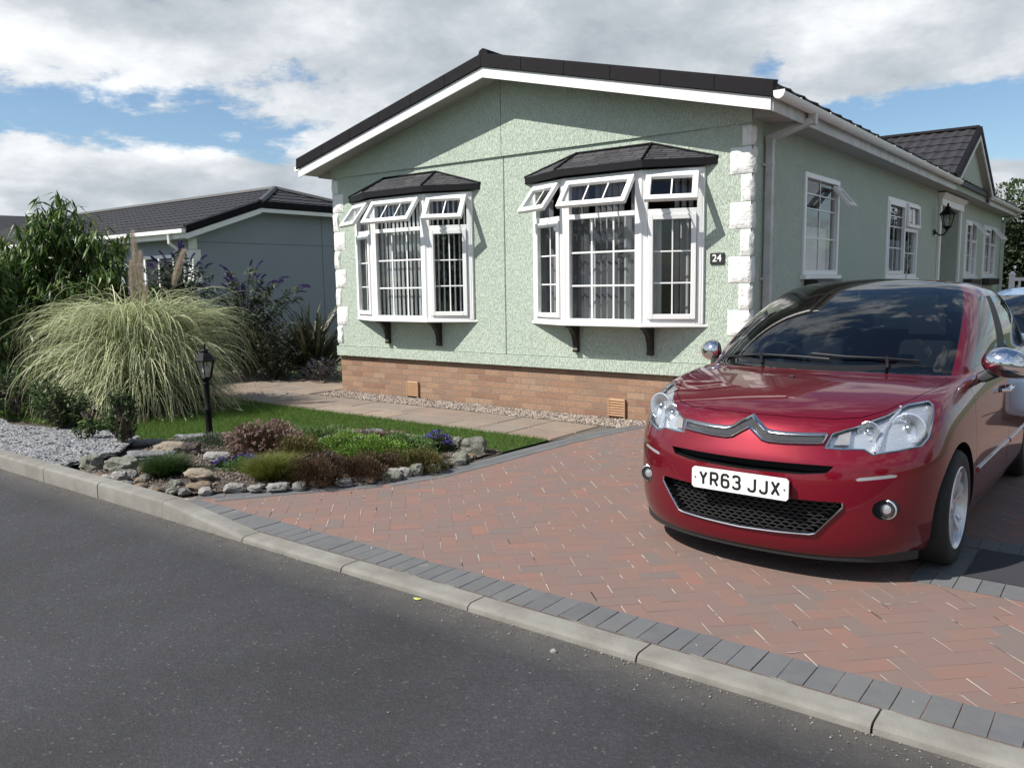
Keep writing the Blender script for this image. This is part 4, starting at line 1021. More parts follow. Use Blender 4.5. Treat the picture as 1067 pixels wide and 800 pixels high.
NJ = 18
def body_rings():
    g = [.75,.86,.93]
    R_ = []
    base = [(0,0),(.22,.012),(.42,.055),(.60,.145),(.745,.285),(.825,.45),(.855,.60),(.868,1.02),(.870,1.35),(.870,1.75),(.870,2.15),(.870,2.35),(.870,2.85),(.868,3.25),(.845,3.62),(.72,3.86),(.38,3.93),(0,3.945)]
    def ring(zf, zs, fs, si, rs):
        out = []
        for j, (x, y) in enumerate(base):
            t = min(1, max(0, (y-.1)/.5)); z = zf*(1-t)+zs*t
            k = x/.87
            yy = y+fs*(1-min(1, y/.8)) - rs*max(0, (y-3.3)/.65)
            out.append((x-si*k, yy, z))
        return out
    R_.append(ring(.150,.16,.16,.30,.2))
    R_.append(ring(.135,.155,.04,.05,.06))
    R_.append(ring(.20,.215,.010,.012,.02))
    R_.append(ring(.34,.34,-.004,.0,.0))
    R_.append(ring(.50,.50,.0,-.002,.0))
    R_.append(ring(.605,.61,.018,-.002,.01))
    T = [(.85,None)]
    def custom(front, rest):
        return front+rest
    side = lambda x, z, rr: [(x,1.75,z),(x,2.15,z+.004),(x,2.35,z+.006),(x,2.85,z+.012),(x-.003,3.25,z+.016)]+rr
    R_.append([(0,.055,.68),(.22,.07,.68),(.42,.12,.675),(.60,.205,.672),(.735,.335,.68),(.812,.47,.69),(.85,.61,.70),(.865,1.02,.70),(.867,1.35,.70)]+side(.867,.70,[(.84,3.61,.72),(.715,3.85,.72),(.38,3.92,.72),(0,3.935,.72)]))
    R_.append([(0,.10,.772),(.22,.116,.770),(.415,.17,.765),(.585,.262,.765),(.715,.388,.780),(.79,.51,.80),(.832,.64,.815),(.848,1.02,.825),(.852,1.35,.83)]+side(.853,.835,[(.825,3.59,.86),(.70,3.80,.86),(.37,3.87,.86),(0,3.885,.86)]))
    R_.append([(0,.175,.835),(.21,.192,.835),(.395,.25,.832),(.55,.345,.838),(.665,.475,.862),(.735,.60,.885),(.782,.74,.900),(.815,1.02,.908),(.828,1.35,.915)]+side(.832,.925,[(.80,3.56,.96),(.68,3.76,.96),(.36,3.83,.96),(0,3.845,.96)]))
    R_.append([(0,.50,.920),(.2,.51,.920),(.385,.55,.918),(.525,.63,.916),(.63,.73,.920),(.695,.84,.928),(.74,.95,.934),(.782,1.10,.937),(.810,1.38,.938)]+side(.818,.952,[(.785,3.54,1.0),(.665,3.73,1.0),(.35,3.80,1.0),(0,3.81,1.0)]))
    R_.append([(0,.93,.972),(.20,.945,.971),(.39,.985,.967),(.53,1.04,.962),(.62,1.10,.957),(.675,1.155,.953),(.715,1.21,.950),(.755,1.25,.948),(.785,1.40,.954)]+side(.800,.968,[(.765,3.50,1.04),(.65,3.69,1.05),(.34,3.76,1.05),(0,3.775,1.05)]))
    R_.append([(0,1.20,1.135),(.19,1.21,1.135),(.365,1.245,1.132),(.495,1.30,1.128),(.58,1.36,1.123),(.632,1.41,1.12),(.672,1.46,1.118),(.705,1.50,1.116),(.738,1.61,1.115)]+[(.755,1.85,1.12),(.757,2.17,1.125),(.757,2.35,1.13),(.75,2.85,1.14),(.735,3.19,1.15),(.69,3.42,1.17),(.60,3.58,1.17),(.32,3.65,1.17),(0,3.67,1.17)])
    R_.append([(0,1.50,1.290),(.18,1.51,1.29),(.345,1.545,1.287),(.465,1.60,1.283),(.545,1.66,1.279),(.592,1.715,1.276),(.63,1.77,1.274),(.657,1.81,1.272),(.688,1.90,1.270)]+[(.703,2.05,1.272),(.708,2.22,1.276),(.708,2.38,1.278),(.70,2.82,1.28),(.685,3.08,1.285),(.64,3.27,1.30),(.55,3.42,1.30),(.30,3.48,1.30),(0,3.50,1.30)])
    R_.append([(0,1.84,1.408),(.165,1.85,1.408),(.32,1.88,1.405),(.43,1.93,1.401),(.505,1.985,1.397),(.548,2.03,1.395),(.582,2.075,1.393),(.606,2.11,1.390),(.635,2.17,1.386)]+[(.650,2.25,1.386),(.655,2.34,1.388),(.655,2.44,1.388),(.648,2.80,1.383),(.632,2.99,1.38),(.59,3.12,1.39),(.50,3.24,1.395),(.27,3.29,1.395),(0,3.31,1.395)])
    R_.append([(0,2.05,1.462),(.16,2.05,1.461),(.30,2.07,1.458),(.40,2.10,1.453),(.47,2.14,1.447),(.51,2.17,1.443),(.54,2.20,1.440),(.558,2.22,1.437),(.575,2.26,1.434)]+[(.585,2.32,1.436),(.59,2.39,1.438),(.59,2.47,1.44),(.585,2.76,1.436),(.57,2.92,1.435),(.53,3.03,1.435),(.45,3.12,1.432),(.25,3.16,1.43),(0,3.17,1.43)])
    R_.append([(0,2.25,1.498),(.15,2.25,1.496),(.28,2.255,1.492),(.36,2.27,1.488),(.42,2.29,1.484),(.45,2.31,1.481),(.47,2.33,1.479),(.48,2.35,1.478),(.49,2.38,1.477)]+[(.495,2.42,1.478),(.50,2.46,1.479),(.50,2.52,1.479),(.49,2.70,1.476),(.47,2.80,1.472),(.43,2.87,1.468),(.36,2.92,1.464),(.2,2.95,1.462),(0,2.96,1.462)])
    R_.append([(0,y,1.506) for y in (2.38,2.385,2.39,2.395,2.40,2.41,2.42,2.43,2.45,2.47,2.50,2.54,2.62,2.68,2.72,2.76,2.78,2.79)])
    return R_
def build_body_mesh(zenith=True, S=(1,1,1)):
    """materials: 0 paint 1 windscreen 2 side glass 3 black trim 4 cavity 5 rear window"""
    rg = body_rings(); nr = len(rg); bm = bmesh.new(); G = {}
    cl = bm.edges.layers.float.new('crease_edge')
    for sgn in (1, -1):
        for i, r in enumerate(rg):
            for j, (x, y, z) in enumerate(r):
                if x == 0 and sgn == -1: G[(sgn,i,j)] = G[(1,i,j)]; continue
                kx = 1+(.04 if 11 <= i <= 14 else 0)
                G[(sgn,i,j)] = bm.verts.new((sgn*x*S[0]*kx, y*S[1], z*S[2]))
    def mt(i, j):     # face between ring i,i+1 and column j,j+1
        if i >= 10 and i <= 12:
            if j <= 5: return 1
            if j == 6: return 0
            if j == 7: return 0
            if j in (8, 9, 11, 12): return 2 if i < 13 else 0
            if j == 10: return 3
            if j == 13: return 3
            if j == 14: return 0
            if j >= 15: return 5
        if i >= 13 and zenith and j <= 5: return 1
        if i >= 13 and not zenith: return 0
        if i == 0: return 3
        return 0
    for sgn in (1, -1):
        for i in range(nr-1):
            for j in range(NJ-1):
                q = [G[(sgn,i,j)], G[(sgn,i,j+1)], G[(sgn,i+1,j+1)], G[(sgn,i+1,j)]]
                u = []
                for v in q:
                    if v not in u: u.append(v)
                if len(u) < 3: continue
                if sgn == -1: u = u[::-1]
                try: f = bm.faces.new(u)
                except ValueError: continue
                f.material_index = mt(i, j)
    # floor
    lp = [G[(1,0,j)] for j in range(NJ)]+[G[(-1,0,j)] for j in range(NJ-2, 0, -1)]
    f = bm.faces.new(lp[::-1]); f.material_index = 3
    def crease(i, ja, jb, v):
        for sgn in (1, -1):
            for j in range(ja, jb):
                e = bm.edges.get((G[(sgn,i,j)], G[(sgn,i,j+1)]))
                if e: e[cl] = v
    crease(10,0,8,.75); crease(1,0,NJ-1,.5); crease(5,0,6,.25); crease(8,0,4,.15); crease(7,8,13,.2)
    for sgn in (1, -1):
        for i in range(10, 13):
            e = bm.edges.get((G[(sgn,i,6)], G[(sgn,i+1,6)])); e[cl] = .35
    bmesh.ops.recalc_face_normals(bm, faces=bm.faces)
    me = bpy.data.meshes.new('car_cage'); bm.to_mesh(me); bm.free()
    return apply_mods(me, [('SUBSURF', dict(levels=3, render_levels=3, quality=3))])
def apply_mods(me, mods):
    o = bpy.data.objects.new('tmp', me); COL.objects.link(o)
    for t, kw in mods:
        m = o.modifiers.new(t, t)
        for k, v in kw.items(): setattr(m, k, v)
    dg = bpy.context.evaluated_depsgraph_get(); r = bpy.data.meshes.new_from_object(o.evaluated_get(dg), preserve_all_data_layers=True, depsgraph=dg)
    bpy.data.objects.remove(o); return r
def boolean(me, cut, op):
    n0 = len(me.polygons)
    for k in range(6):
        r = boolean1(me, cut, op)
        if op == 'INTERSECT' or len(r.polygons) > n0*.6: return r
        for i, v in enumerate(cut.vertices): v.co += Vector((.0003, .0004*math.sin(i), .0002))
    print('boolean failed'); return me
def boolean1(me, cut, op):
    c = bpy.data.objects.new('cut', cut); COL.objects.link(c)
    r = apply_mods(me, [('BOOLEAN', dict(operation=op, object=c, solver='EXACT', material_mode='INDEX'))])
    bpy.data.objects.remove(c); return r
def closed(mb, mi=4):
    me = mb.mesh('cut'); bm = bmesh.new(); bm.from_mesh(me); bmesh.ops.remove_doubles(bm, verts=bm.verts, dist=1e-6); bmesh.ops.recalc_face_normals(bm, faces=bm.faces)
    for f in bm.faces: f.material_index = mi
    bm.to_mesh(me); bm.free(); return me
DUMMY = [bpy.data.materials.new('slot%d' % i) for i in range(6)]
def slots(me):
    while len(me.materials) < 6: me.materials.append(DUMMY[len(me.materials)])
    return me
class Ref:
    def __init__(s, me):
        s.me = me; s.bvh = BVHTree.FromPolygons([v.co[:] for v in me.vertices], [p.vertices[:] for p in me.polygons])
        s.vn = [v.normal.copy() for v in me.vertices]
    def normal(s, p):
        loc, n, i, d = s.bvh.find_nearest(p)
        if i is None or d > .004: return None
        pl = s.me.polygons[i]; acc = Vector(); 
        for vi in pl.vertices:
            w = 1/((s.me.vertices[vi].co-loc).length+1e-5)**1.5; acc += s.vn[vi]*w
        return acc.normalized()
def sub_mesh(me, keep, name, ref=None, offs=0):
    """copy of the faces with material index in keep, normals taken from the reference surface"""
    bm = bmesh.new(); bm.from_mesh(me)
    bmesh.ops.delete(bm, geom=[f for f in bm.faces if not keep(f)], context='FACES')
    r = bpy.data.meshes.new(name); 
    bmesh.ops.remove_doubles(bm, verts=bm.verts, dist=1e-5)
    bm.to_mesh(r); bm.free(); r.materials.clear()
    if ref:
        r.shade_smooth(); nn = []
        cache = {}
        for p in r.polygons:
            for vi in p.vertices:
                k = (vi, p.material_index == 4)
                if p.material_index == 4: nn.append(p.normal[:]); continue
                if vi not in cache:
                    q = ref.normal(r.vertices[vi].co); cache[vi] = q
                q = cache[vi]
                if q is None or q.dot(p.normal) < .2: nn.append(p.normal[:])
                else: nn.append(q[:])
        r.normals_split_custom_set(nn)
    return r
def arc(p, q, n): return [tuple(p[k]+(q[k]-p[k])*i/n for k in range(len(p))) for i in range(n)]
def smooth_loop(pts, n=3):
    """Catmull-Rom through a closed loop of 2D points"""
    out = []; m = len(pts)
    for i in range(m):
        p0, p1, p2, p3 = [Vector(pts[(i+k-1) % m]) for k in range(4)]
        for k in range(n):
            t = k/n; out.append(tuple(.5*((2*p1)+(-p0+p2)*t+(2*p0-5*p1+4*p2-p3)*t*t+(-p0+3*p1-3*p2+p3)*t**3)))
    return out
def wheel(parent, x, y, side, r=.306, name='wheel'):
    """side=+1 faces +x"""
    w = empty(name, (x, y, r)); w.parent = parent
    mb = MB(); R0 = r
    prof = [(.215,-.095),(.25,-.102),(.285,-.098),(.300,-.082),(R0,-.06),(R0,.06),(.300,.082),(.285,.098),(.25,.102),(.215,.095),(.208,.07),(.208,-.07),(.215,-.095)]
    mb.lathe([(a, h*side) for a, h in prof], 48, axis='x'); mb.f = [f for f in mb.f if len(f) == 4]
    mb.build('tyre', M['rubber'], w, smooth=True, sharp=50)
    mb = MB(); mb.lathe([(a, h*side) for a, h in [(.218,.096),(.213,.100),(.205,.093),(.196,.075),(.190,.02),(.190,-.06),(.2,-.09)]], 48, axis='x'); mb.f = [f for f in mb.f if len(f) == 4]
    for k in range(7):
        a = 2*PI*k/7+.2
        for da in (-.17, .17):
            u0 = Vector((0, math.cos(a), math.sin(a))); u1 = Vector((0, math.cos(a+da), math.sin(a+da)))
            t = Vector((0, -math.sin(a), math.cos(a)))
            hx = .050*side
            p, q = u0*.045+Vector((hx,0,0)), u1*.200+Vector((.082*side,0,0))
            w0, w1 = t*.012, t*.016; dz = Vector((.022*side,0,0)); b = Vector((.030*side,0,0))
            mb.hexa([p-w0-b, q-w1-b, q+w1-b, p+w0-b],[p-w0*.7+dz*.6, q-w1*.6, q+w1*.6, p+w0*.7+dz*.6])
    mb.lathe([(a, h*side) for a, h in [(.062,.02),(.062,.055),(.052,.066),(.03,.068),(.028,.074),(.0,.075)]], 20, axis='x')
    mb.build('rim', M['alloy'], w, smooth=True, sharp=30)
    mb = MB(); mb.lathe([(.135,-.0*side),(.135,.012*side),(.0,.013*side)], 24, axis='x'); mb.lathe([(.19,-.03*side),(.0,-.031*side)], 24, axis='x'); mb.build('brake_disc', mat('brake_steel', (.10,.095,.09), .5, metal=.7), w)
    return w
def make_car(loc, paint, detail=True, S=(1,1,1), label='', zenith=True, rz=0):
    root = tag(empty('parked_car', loc, rz), label, 'car')
    W2C = (Matrix.Translation(loc) @ Matrix.Rotation(rz, 4, 'Z')).inverted()
    camr = sc.camera.matrix_world
    def seen(px, py):
        """point of the body measured at a pixel of the photograph, in the car's own frame"""
        d = Vector(((px-533.5)/CAMP['f'], (400-py)/CAMP['f'], -1)); o = W2C @ camr.translation; d = (W2C.to_3x3() @ (camr.to_3x3() @ d)).normalized()
        return ref.bvh.ray_cast(o, d)[0]
    O = slots(build_body_mesh(zenith, S)); ref = Ref(O)
    me = O.copy()
    # wheel arches
    mb = MB(); ax = [.79*S[1], 3.26*S[1]]
    cut = MB()
    for yy in ax:
        for s in (-1, 1):
            cut.lathe([(0.0,s*.60*S[0]),(.348,s*.60*S[0]),(.348,s*1.1),(0.0,s*1.1)], 40, axis='x', c=(0, yy, .306*S[2]-.0))
    me = boolean(me, slots(closed(cut)), 'DIFFERENCE')
    out = {}
    if detail:
        def prism_y(pts, y0, y1):      # outline in (x,z), along y
            m_ = MB(); m_.prism([(x, y0, z) for x, z in pts], (0, y1-y0, 0)); return m_
        # lower grille
        lg = [(-.485,.428),(-.488,.404),(-.372,.262),(-.345,.255),(0,.242),(.345,.255),(.372,.262),(.488,.404),(.485,.428)]
        c1 = prism_y(lg, -.2, .15)
        # upper slot
        us = [(-.44,.602),(-.41,.566),(-.30,.552),(0,.546),(.30,.552),(.41,.566),(.44,.602),(.36,.603),(0,.600),(-.36,.603)]
        c1.prism([(x, -.2, z) for x, z in us], (0, .33, 0))
        for s in (-1, 1):
            c1.lathe([(0,-.1),(.052,-.1),(.052,.36),(0,.36)], 24, axis='y', c=(s*.655, 0, .395))
        me = boolean(me, slots(closed(c1)), 'DIFFERENCE')
        # headlamps
        HLp = [(858,467.5),(866,452),(893,444),(922.6,432.3),(946,421.3),(968,417.5),(973.5,422),(972.5,441),(969,456),(961.5,465.5),(936,470.8),(909,474.9),(899.5,469.2),(876,468.9)]
        hl = MB(); base_ = [seen(*q) for q in HLp]; base_ = [q for q in base_ if q]
        den = []
        for q, w in zip(base_, base_[1:]+base_[:1]): den += [q, q.lerp(w, .5)]
        den = [ref.bvh.find_nearest(q)[0] for q in den]
        for s in (-1, 1):
            v = Vector((-s*.42, 1.0, -.22)).normalized()
            P = [Vector((s*abs(q.x), q.y, q.z)) for q in den]
            a = [q-v*.07 for q in P]; b = [q+v*.085 for q in P]
            m_ = len(a); hl.add(a+b, [tuple(range(m_)), tuple(range(2*m_-1, m_-1, -1))]+[(k,(k+1)%m_,m_+(k+1)%m_,m_+k) for k in range(m_)])
        print('HL', [tuple(round(c, 3) for c in q) for q in base_])
        hc = slots(closed(hl))
        lens = boolean(O.copy(), hc.copy(), 'INTERSECT')
        me = boolean(me, hc, 'DIFFERENCE')
        # daytime lamp strips
        dl = MB()
        for s in (-1, 1):
            P = [(.56,.535),(.55,.543),(.565,.551),(.70,.566),(.725,.563),(.72,.552)]
            dl.prism([(s*x, .0, z) for x, z in P], (-s*.06, .42, 0))
        dc = slots(closed(dl)); drl = boolean(O.copy(), dc.copy(), 'INTERSECT'); me = boolean(me, dc, 'DIFFERENCE')
        # bonnet: outline seen from above
        half = [(0,.163),(.21,.180),(.385,.232),(.50,.305),(.585,.42),(.66,.62),(.715,.85),(.735,1.02),(.745,1.17)]
        back = [(.62,1.06),(.40,.955),(.2,.915),(0,.903)]
        full = half+back
        loop = full+[(-x, y) for x, y in reversed(full) if x > 0]
        def top_prism(lp): m_ = MB(); m_.prism([(x, y, .80) for x, y in lp], (0, 0, .4)); return m_
        cx, cy = 0, .6
        def grow(lp, d):
            r = []; n_ = len(lp)
            for i in range(n_):
                a, b, c = Vector(lp[i-1]), Vector(lp[i]), Vector(lp[(i+1) % n_]); t = ((b-a).normalized()+(c-b).normalized()).normalized(); nn = Vector((t.y, -t.x)); r.append(tuple(b+nn*d))
            return r
        area = sum(loop[i-1][0]*loop[i][1]-loop[i][0]*loop[i-1][1] for i in range(len(loop)))
        sg_ = 1 if area > 0 else -1
        bonnet = boolean(O.copy(), slots(closed(top_prism(loop))), 'INTERSECT')
        me = boolean(me, slots(closed(top_prism(grow(loop, sg_*.0045)))), 'DIFFERENCE')
        # doors
        dF = [(1.17,.90),(1.145,.70),(1.17,.42),(1.23,.26),(1.50,.235),(2.18,.235),(2.21,.26),(2.235,.60),(2.235,.95),(1.80,.955),(1.45,.945)]
        dR = [(2.246,.951),(2.247,.601),(2.226,.262),(2.262,.236),(2.72,.235),(2.86,.36),(2.93,.52),(3.05,.64),(3.10,.80),(3.08,.985),(2.7,.975)]
        doors = []; dcut = MB()
        for P in (dF, dR):
            for s in (-1, 1):
                ar = sum(P[i-1][0]*P[i][1]-P[i][0]*P[i-1][1] for i in range(len(P))); q = 1 if ar > 0 else -1
                m_ = MB(); m_.prism([(s*.731, y, z) for y, z in grow(P, -q*.002)], (s*.3, 0, 0)); doors.append(boolean(O.copy(), slots(closed(m_)), 'INTERSECT'))
                dcut.prism([(s*.7317, y, z) for y, z in grow(P, q*.002)], (s*.3, 0, 0))
        me = boolean(me, slots(closed(dcut)), 'DIFFERENCE')
    surf = lambda f: f.material_index in (0,)
    ob = link('body', sub_mesh(me, surf, 'body', ref), paint, root)
    inner = sub_mesh(me, lambda f: f.material_index in (3,4), 'trim', ref); link('black_trim', inner, M['trim'], root)
    ws = link('windscreen', sub_mesh(me, lambda f: f.material_index == 1, 'ws', ref), M['carglass'], root)
    link('rear_window', sub_mesh(me, lambda f: f.material_index == 5, 'rw', ref), M['sideglass'], root)
    for s in (-1, 1):
        for (a, b) in ((0, 2.27*S[1]), (2.27*S[1], 9)):
            link('side_window', sub_mesh(me, lambda f: f.material_index == 2 and f.calc_center_median().x*s > 0 and a < f.calc_center_median().y < b, 'sw', ref), M['sideglass'], root)
    # black backing shell under the paint so that the cabin is lined
    bm = bmesh.new(); bm.from_mesh(O); bmesh.ops.delete(bm, geom=[f for f in bm.faces if f.material_index not in (0,3) or f.calc_center_median().z < .93*S[2]], context='FACES')
    for v in bm.verts: v.co -= v.normal*.012
    r = bpy.data.meshes.new('lining'); bm.to_mesh(r); bm.free(); r.materials.clear(); link('headlining', r, mat('headlining', (.05,.05,.055), .9), root)
    for yy in ax:
        for s in (-1, 1):
            wheel(root, s*.765*S[0], yy, s)
    # interior
    def P3(x, y, z): return (x*S[0], y*S[1], z*S[2])
    mb = MB(); mb.hexa([P3(-.68,.98,.70),P3(.68,.98,.70),P3(.70,1.50,.70),P3(-.70,1.50,.70)],[P3(-.60,1.02,.915),P3(.60,1.02,.915),P3(.66,1.45,.965),P3(-.66,1.45,.965)])
    mb.box(-.75*S[0],.75*S[0],1.0,3.4,.30,.34); mb.build('dashboard', M['dash'], root, bevel=.01)
    for s in (-1, 1):
        for (y, hz) in ((2.05, 1.08), (2.92, 1.02)):
            st = empty('seat', P3(s*.36, y, .34)); st.parent = root
            mb = MB(); mb.hexa([(-.24,-.50,.12),(.24,-.50,.12),(.24,.05,.10),(-.24,.05,.10)],[(-.22,-.48,.27),(.22,-.48,.27),(.22,.0,.22),(-.22,.0,.22)]); mb.build('seat_base', M['cloth'], st, smooth=True, soft=.06)
            mb = MB(); mb.hexa([(-.22,-.02,.22),(.22,-.02,.22),(.22,.10,.22),(-.22,.10,.22)],[(-.17,.14,hz-.34),(.17,.14,hz-.34),(.17,.22,hz-.34),(-.17,.22,hz-.34)]); mb.build('backrest', M['cloth'], st, smooth=True, soft=.05)
            mb = MB(); mb.hexa([(-.12,.15,hz-.30),(.12,.15,hz-.30),(.12,.23,hz-.30),(-.12,.23,hz-.30)],[(-.10,.17,hz-.12),(.10,.17,hz-.12),(.10,.23,hz-.12),(-.10,.23,hz-.12)]); mb.tube([(-.05,.19,hz-.36),(-.05,.19,hz-.28)], .008, 6); mb.tube([(.05,.19,hz-.36),(.05,.19,hz-.28)], .008, 6); mb.build('headrest', M['cloth'], st, smooth=True, soft=.035)
    mb = MB(); n = 32; tl = Matrix.Translation(P3(-.36,1.50,.93)) @ Matrix.Rotation(R(-64), 4, 'X'); mb.T = tl
    mb.tube([(.175*math.cos(2*PI*k/n), .175*math.sin(2*PI*k/n), 0) for k in range(n+1)], .015, 8); mb.box(-.16,.16,-.025,.02,-.02,.0); mb.box(-.02,.02,-.16,0,-.018,-.004); mb.lathe([(.055,-.03),(.06,-.01),(.04,.008),(0,.01)], 16); mb.build('steering_wheel', M['plastic'], root, smooth=True)
    mb = MB(); mb.box(-.12*S[0],.12*S[0],1.86*S[1],1.875*S[1],1.30*S[2],1.36*S[2]); mb.tube([P3(0,1.87,1.35),P3(0,1.90,1.42)], .01, 6); mb.build('interior_mirror', M['plastic'], root, bevel=.006)
    # door mirrors
    for s in (-1, 1):
        mr = empty('door_mirror', P3(s*.81, 1.46, .955)); mr.parent = root; mr.scale = (1.12, 1.2, 1.25) if s > 0 or not detail else (1.0, 1.05, 1.1); mr.rotation_euler = (0, 0, R(-52) if (s < 0 and detail) else 0)
        mb = MB(); mb.hexa([(-s*.02,-.06,-.03),(s*.03,-.05,-.045),(s*.03,.06,-.04),(-s*.02,.06,-.03)],[(s*.07,-.03,.035),(s*.13,-.03,.0),(s*.13,.045,.0),(s*.07,.045,.035)]); mb.build('mirror_arm', M['plastic'], mr, bevel=.01)
        bm = bmesh.new(); bmesh.ops.create_uvsphere(bm, u_segments=32, v_segments=20, radius=1)
        for v in bm.verts:
            x, y, z = v.co
            y = y*(1 if y < 0 else .25)
            sx = .125*(1-.12*z); X = x*sx; v.co = (s*.135+X, -.01+y*.085*(1-.18*(x*s)), .05+z*.068*(1-.10*x*s)-.012*(x*s))
        r = bpy.data.meshes.new('mirror_cap'); bm.to_mesh(r); bm.free(); o = link('mirror_cap', r, M['chrome'] if detail else paint, mr, smooth=True)
        mb = MB(); mb.lathe([(.0,.0),(1,.0)], 24, axis='y'); mb.v = [(s*.137+x*.108, .0225, .05+z*.053) for x, y, z in mb.v]; mb.build('mirror_glass', M['chrome'], mr)
        mb = MB(); mb.lathe([(.0,.0),(1,.0),(1.02,.01),(.98,.02)], 32, axis='y'); mb.v = [(s*.135+x*.117, .0+y, .045+z*.060) for x, y, z in mb.v]; mb.build('mirror_rim', M['plastic'], mr)
    def ysurf(x, z):
        h = ref.bvh.ray_cast(Vector((x, -1, z)), Vector((0,1,0))); return h[0].y if h[0] else .2
    def ribbon(path, hw, out, name, m, parent=root, back=.02):
        mb = MB(); n = len(path)
        P = []
        for i, (x, z) in enumerate(path):
            a = Vector(path[max(i-1,0)]); b = Vector(path[min(i+1,n-1)]); t = (b-a).normalized(); nn = Vector((-t.y, t.x))
            h = hw[i] if isinstance(hw, list) else hw
            up = (x+nn.x*h, z+nn.y*h); dn = (x-nn.x*h, z-nn.y*h)
            yu, yd = ysurf(*up), ysurf(*dn); P.append((Vector((up[0],yu-out*.6,up[1])), Vector((x,(yu+yd)/2-out,z)), Vector((dn[0],yd-out*.6,dn[1])), Vector((dn[0],yd+back,dn[1])), Vector((up[0],yu+back,up[1]))))
        vs = [q for r in P for q in r]; fs = []
        for i in range(n-1):
            for k in range(5): fs.append((i*5+k, i*5+(k+1)%5, (i+1)*5+(k+1)%5, (i+1)*5+k))
        fs.append(tuple(range(5))); fs.append(tuple((n-1)*5+k for k in range(5))); mb.add(vs, fs)
        return mb.build(name, m, parent, smooth=True, sharp=35)
    def dense(P, n=3):
        o = []
        for a, b in zip(P, P[1:]):
            for k in range(n): o.append((a[0]+(b[0]-a[0])*k/n, a[1]+(b[1]-a[1])*k/n))
        return o+[P[-1]]
    if not detail:
        for s in (-1, 1):
            h = ribbon(dense([(s*.46,.655),(s*.58,.672),(s*.70,.69),(s*.80,.71)]), [.018,.022,.028,.034,.038,.042,.045,.046,.045,.042], .006, 'headlight', M['bezel'])
            ribbon(dense([(s*.60,.675),(s*.68,.686)]), .024, .012, 'lamp_glass', M['trim'], h)
        ribbon(dense([(-.40,.655),(-.2,.65),(.2,.65),(.40,.655)]), .030, .006, 'upper_grille', M['plastic'])
        ribbon(dense([(-.44,.33),(-.2,.32),(.2,.32),(.44,.33)]), .055, .004, 'lower_grille', M['plastic'])
        ribbon(dense([(-.26,.44),(.26,.44)]), .052, .016, 'number_plate', M['plate'])
        return root
    link('bonnet', sub_mesh(bonnet, surf, 'bonnet', ref), paint, root)
    for k, d in enumerate(doors):
        s = -1 if k % 2 == 0 else 1
        do = link('front_door' if k < 2 else 'rear_door', sub_mesh(d, surf, 'door', ref), paint, root)
        yh = 2.02 if k < 2 else 2.90
        mb = MB(); mb.tube([(s*.862, yh-.10, .80),(s*.892, yh-.085, .803),(s*.896, yh, .806),(s*.892, yh+.085, .808),(s*.862, yh+.10, .808)], [.012,.015,.016,.015,.012], 10); mb.build('handle', M['chrome'], do, smooth=True)
        # rubbing strip along the door
        y0, y1 = (1.20, 2.22) if k < 2 else (2.26, 3.02)
        mb = MB(); mb.hexa([(s*.866,y0,.415),(s*.866,y1,.42),(s*.866,y1,.455),(s*.866,y0,.45)],[(s*.882,y0+.01,.42),(s*.882,y1,.425),(s*.882,y1,.45),(s*.882,y0+.01,.445)]); mb.build('rubbing_strip', paint, do, bevel=.004)
    # lamps: inside of the pit
    for s in (-1, 1):
        hr = empty('headlight', (s*.58, .36, .75)); hr.parent = root
        L_ = lambda f: f.material_index != 4 and f.calc_center_median().x*s > 0
        lo = sub_mesh(lens, L_, 'lens', ref); ln = link('headlight_lens', lo, M['lens'], hr); ln.matrix_parent_inverse = Matrix.Translation(-Vector(hr.location))
        def put(mb, name, m, **k): o = mb.build(name, m, hr, **k); o.matrix_parent_inverse = Matrix.Translation(-Vector(hr.location)); return o
        # housing that follows the lens a little behind it
        bm = bmesh.new(); bm.from_mesh(lo)
        bm.normal_update(); back = Vector((-s*.30, 1, -.10)).normalized()
        for v in bm.verts: v.co = v.co+back*.050
        r = bpy.data.meshes.new('housing'); bm.to_mesh(r); bm.free(); r.materials.clear(); o = link('lamp_housing', r, M['bezel'], hr); o.matrix_parent_inverse = Matrix.Translation(-Vector(hr.location)); o.data.shade_smooth()
        def bowl(c, rad, deep, aim, nm='reflector'):
            q = Vector(aim).normalized().to_track_quat('Z', 'Y').to_matrix().to_4x4(); T = Matrix.Translation(c) @ q
            mb = MB(); mb.T = T; prof = [(rad*1.10,-.004),(rad*1.13,.004),(rad*1.03,.006)]
            for k in range(10): a = k/9; prof.append((rad*(1-a*.85), -deep*(1-(1-a)**2)+.002))
            mb.lathe(prof+[(0,-deep)], 28); mb.f = [f for f in mb.f if len(f) == 4]; put(mb, nm, M['reflector'], smooth=True, sharp=30)
            mb = MB(); mb.T = T; mb.lathe([(rad*.30,-deep*.6),(rad*.34,-deep*.2),(rad*.26,.0),(rad*.1,.008),(0,.009)], 16); put(mb, 'bulb', M['satin'], smooth=True)
        aim = (s*.22,-1,.10)
        rim = [Vector((s*abs(q.x), q.y, q.z)) for q in den]; cen = sum(rim, Vector())/len(rim)
        rim = [q+(cen-q).normalized()*.006+back*.006 for q in rim]; mb = MB(); mb.tube(rim+[rim[0]], .0055, 6, cap=False); put(mb, 'lamp_rim', M['satin'], smooth=True)
        def inside(px, py, dp): q = seen(px, py); return Vector((s*abs(q.x), q.y, q.z))+back*dp
        bowl(inside(947,447,.030), .070, .045, aim); bowl(inside(905,450,.028), .046, .03, aim)
        mb = MB(); mb.prism([inside(869,464,.02), inside(874,454,.02), inside(887,450,.02), inside(885,464,.02)], back*.02); put(mb, 'indicator', mat('indicator_grey', (.55,.50,.48), .2, metal=.6))
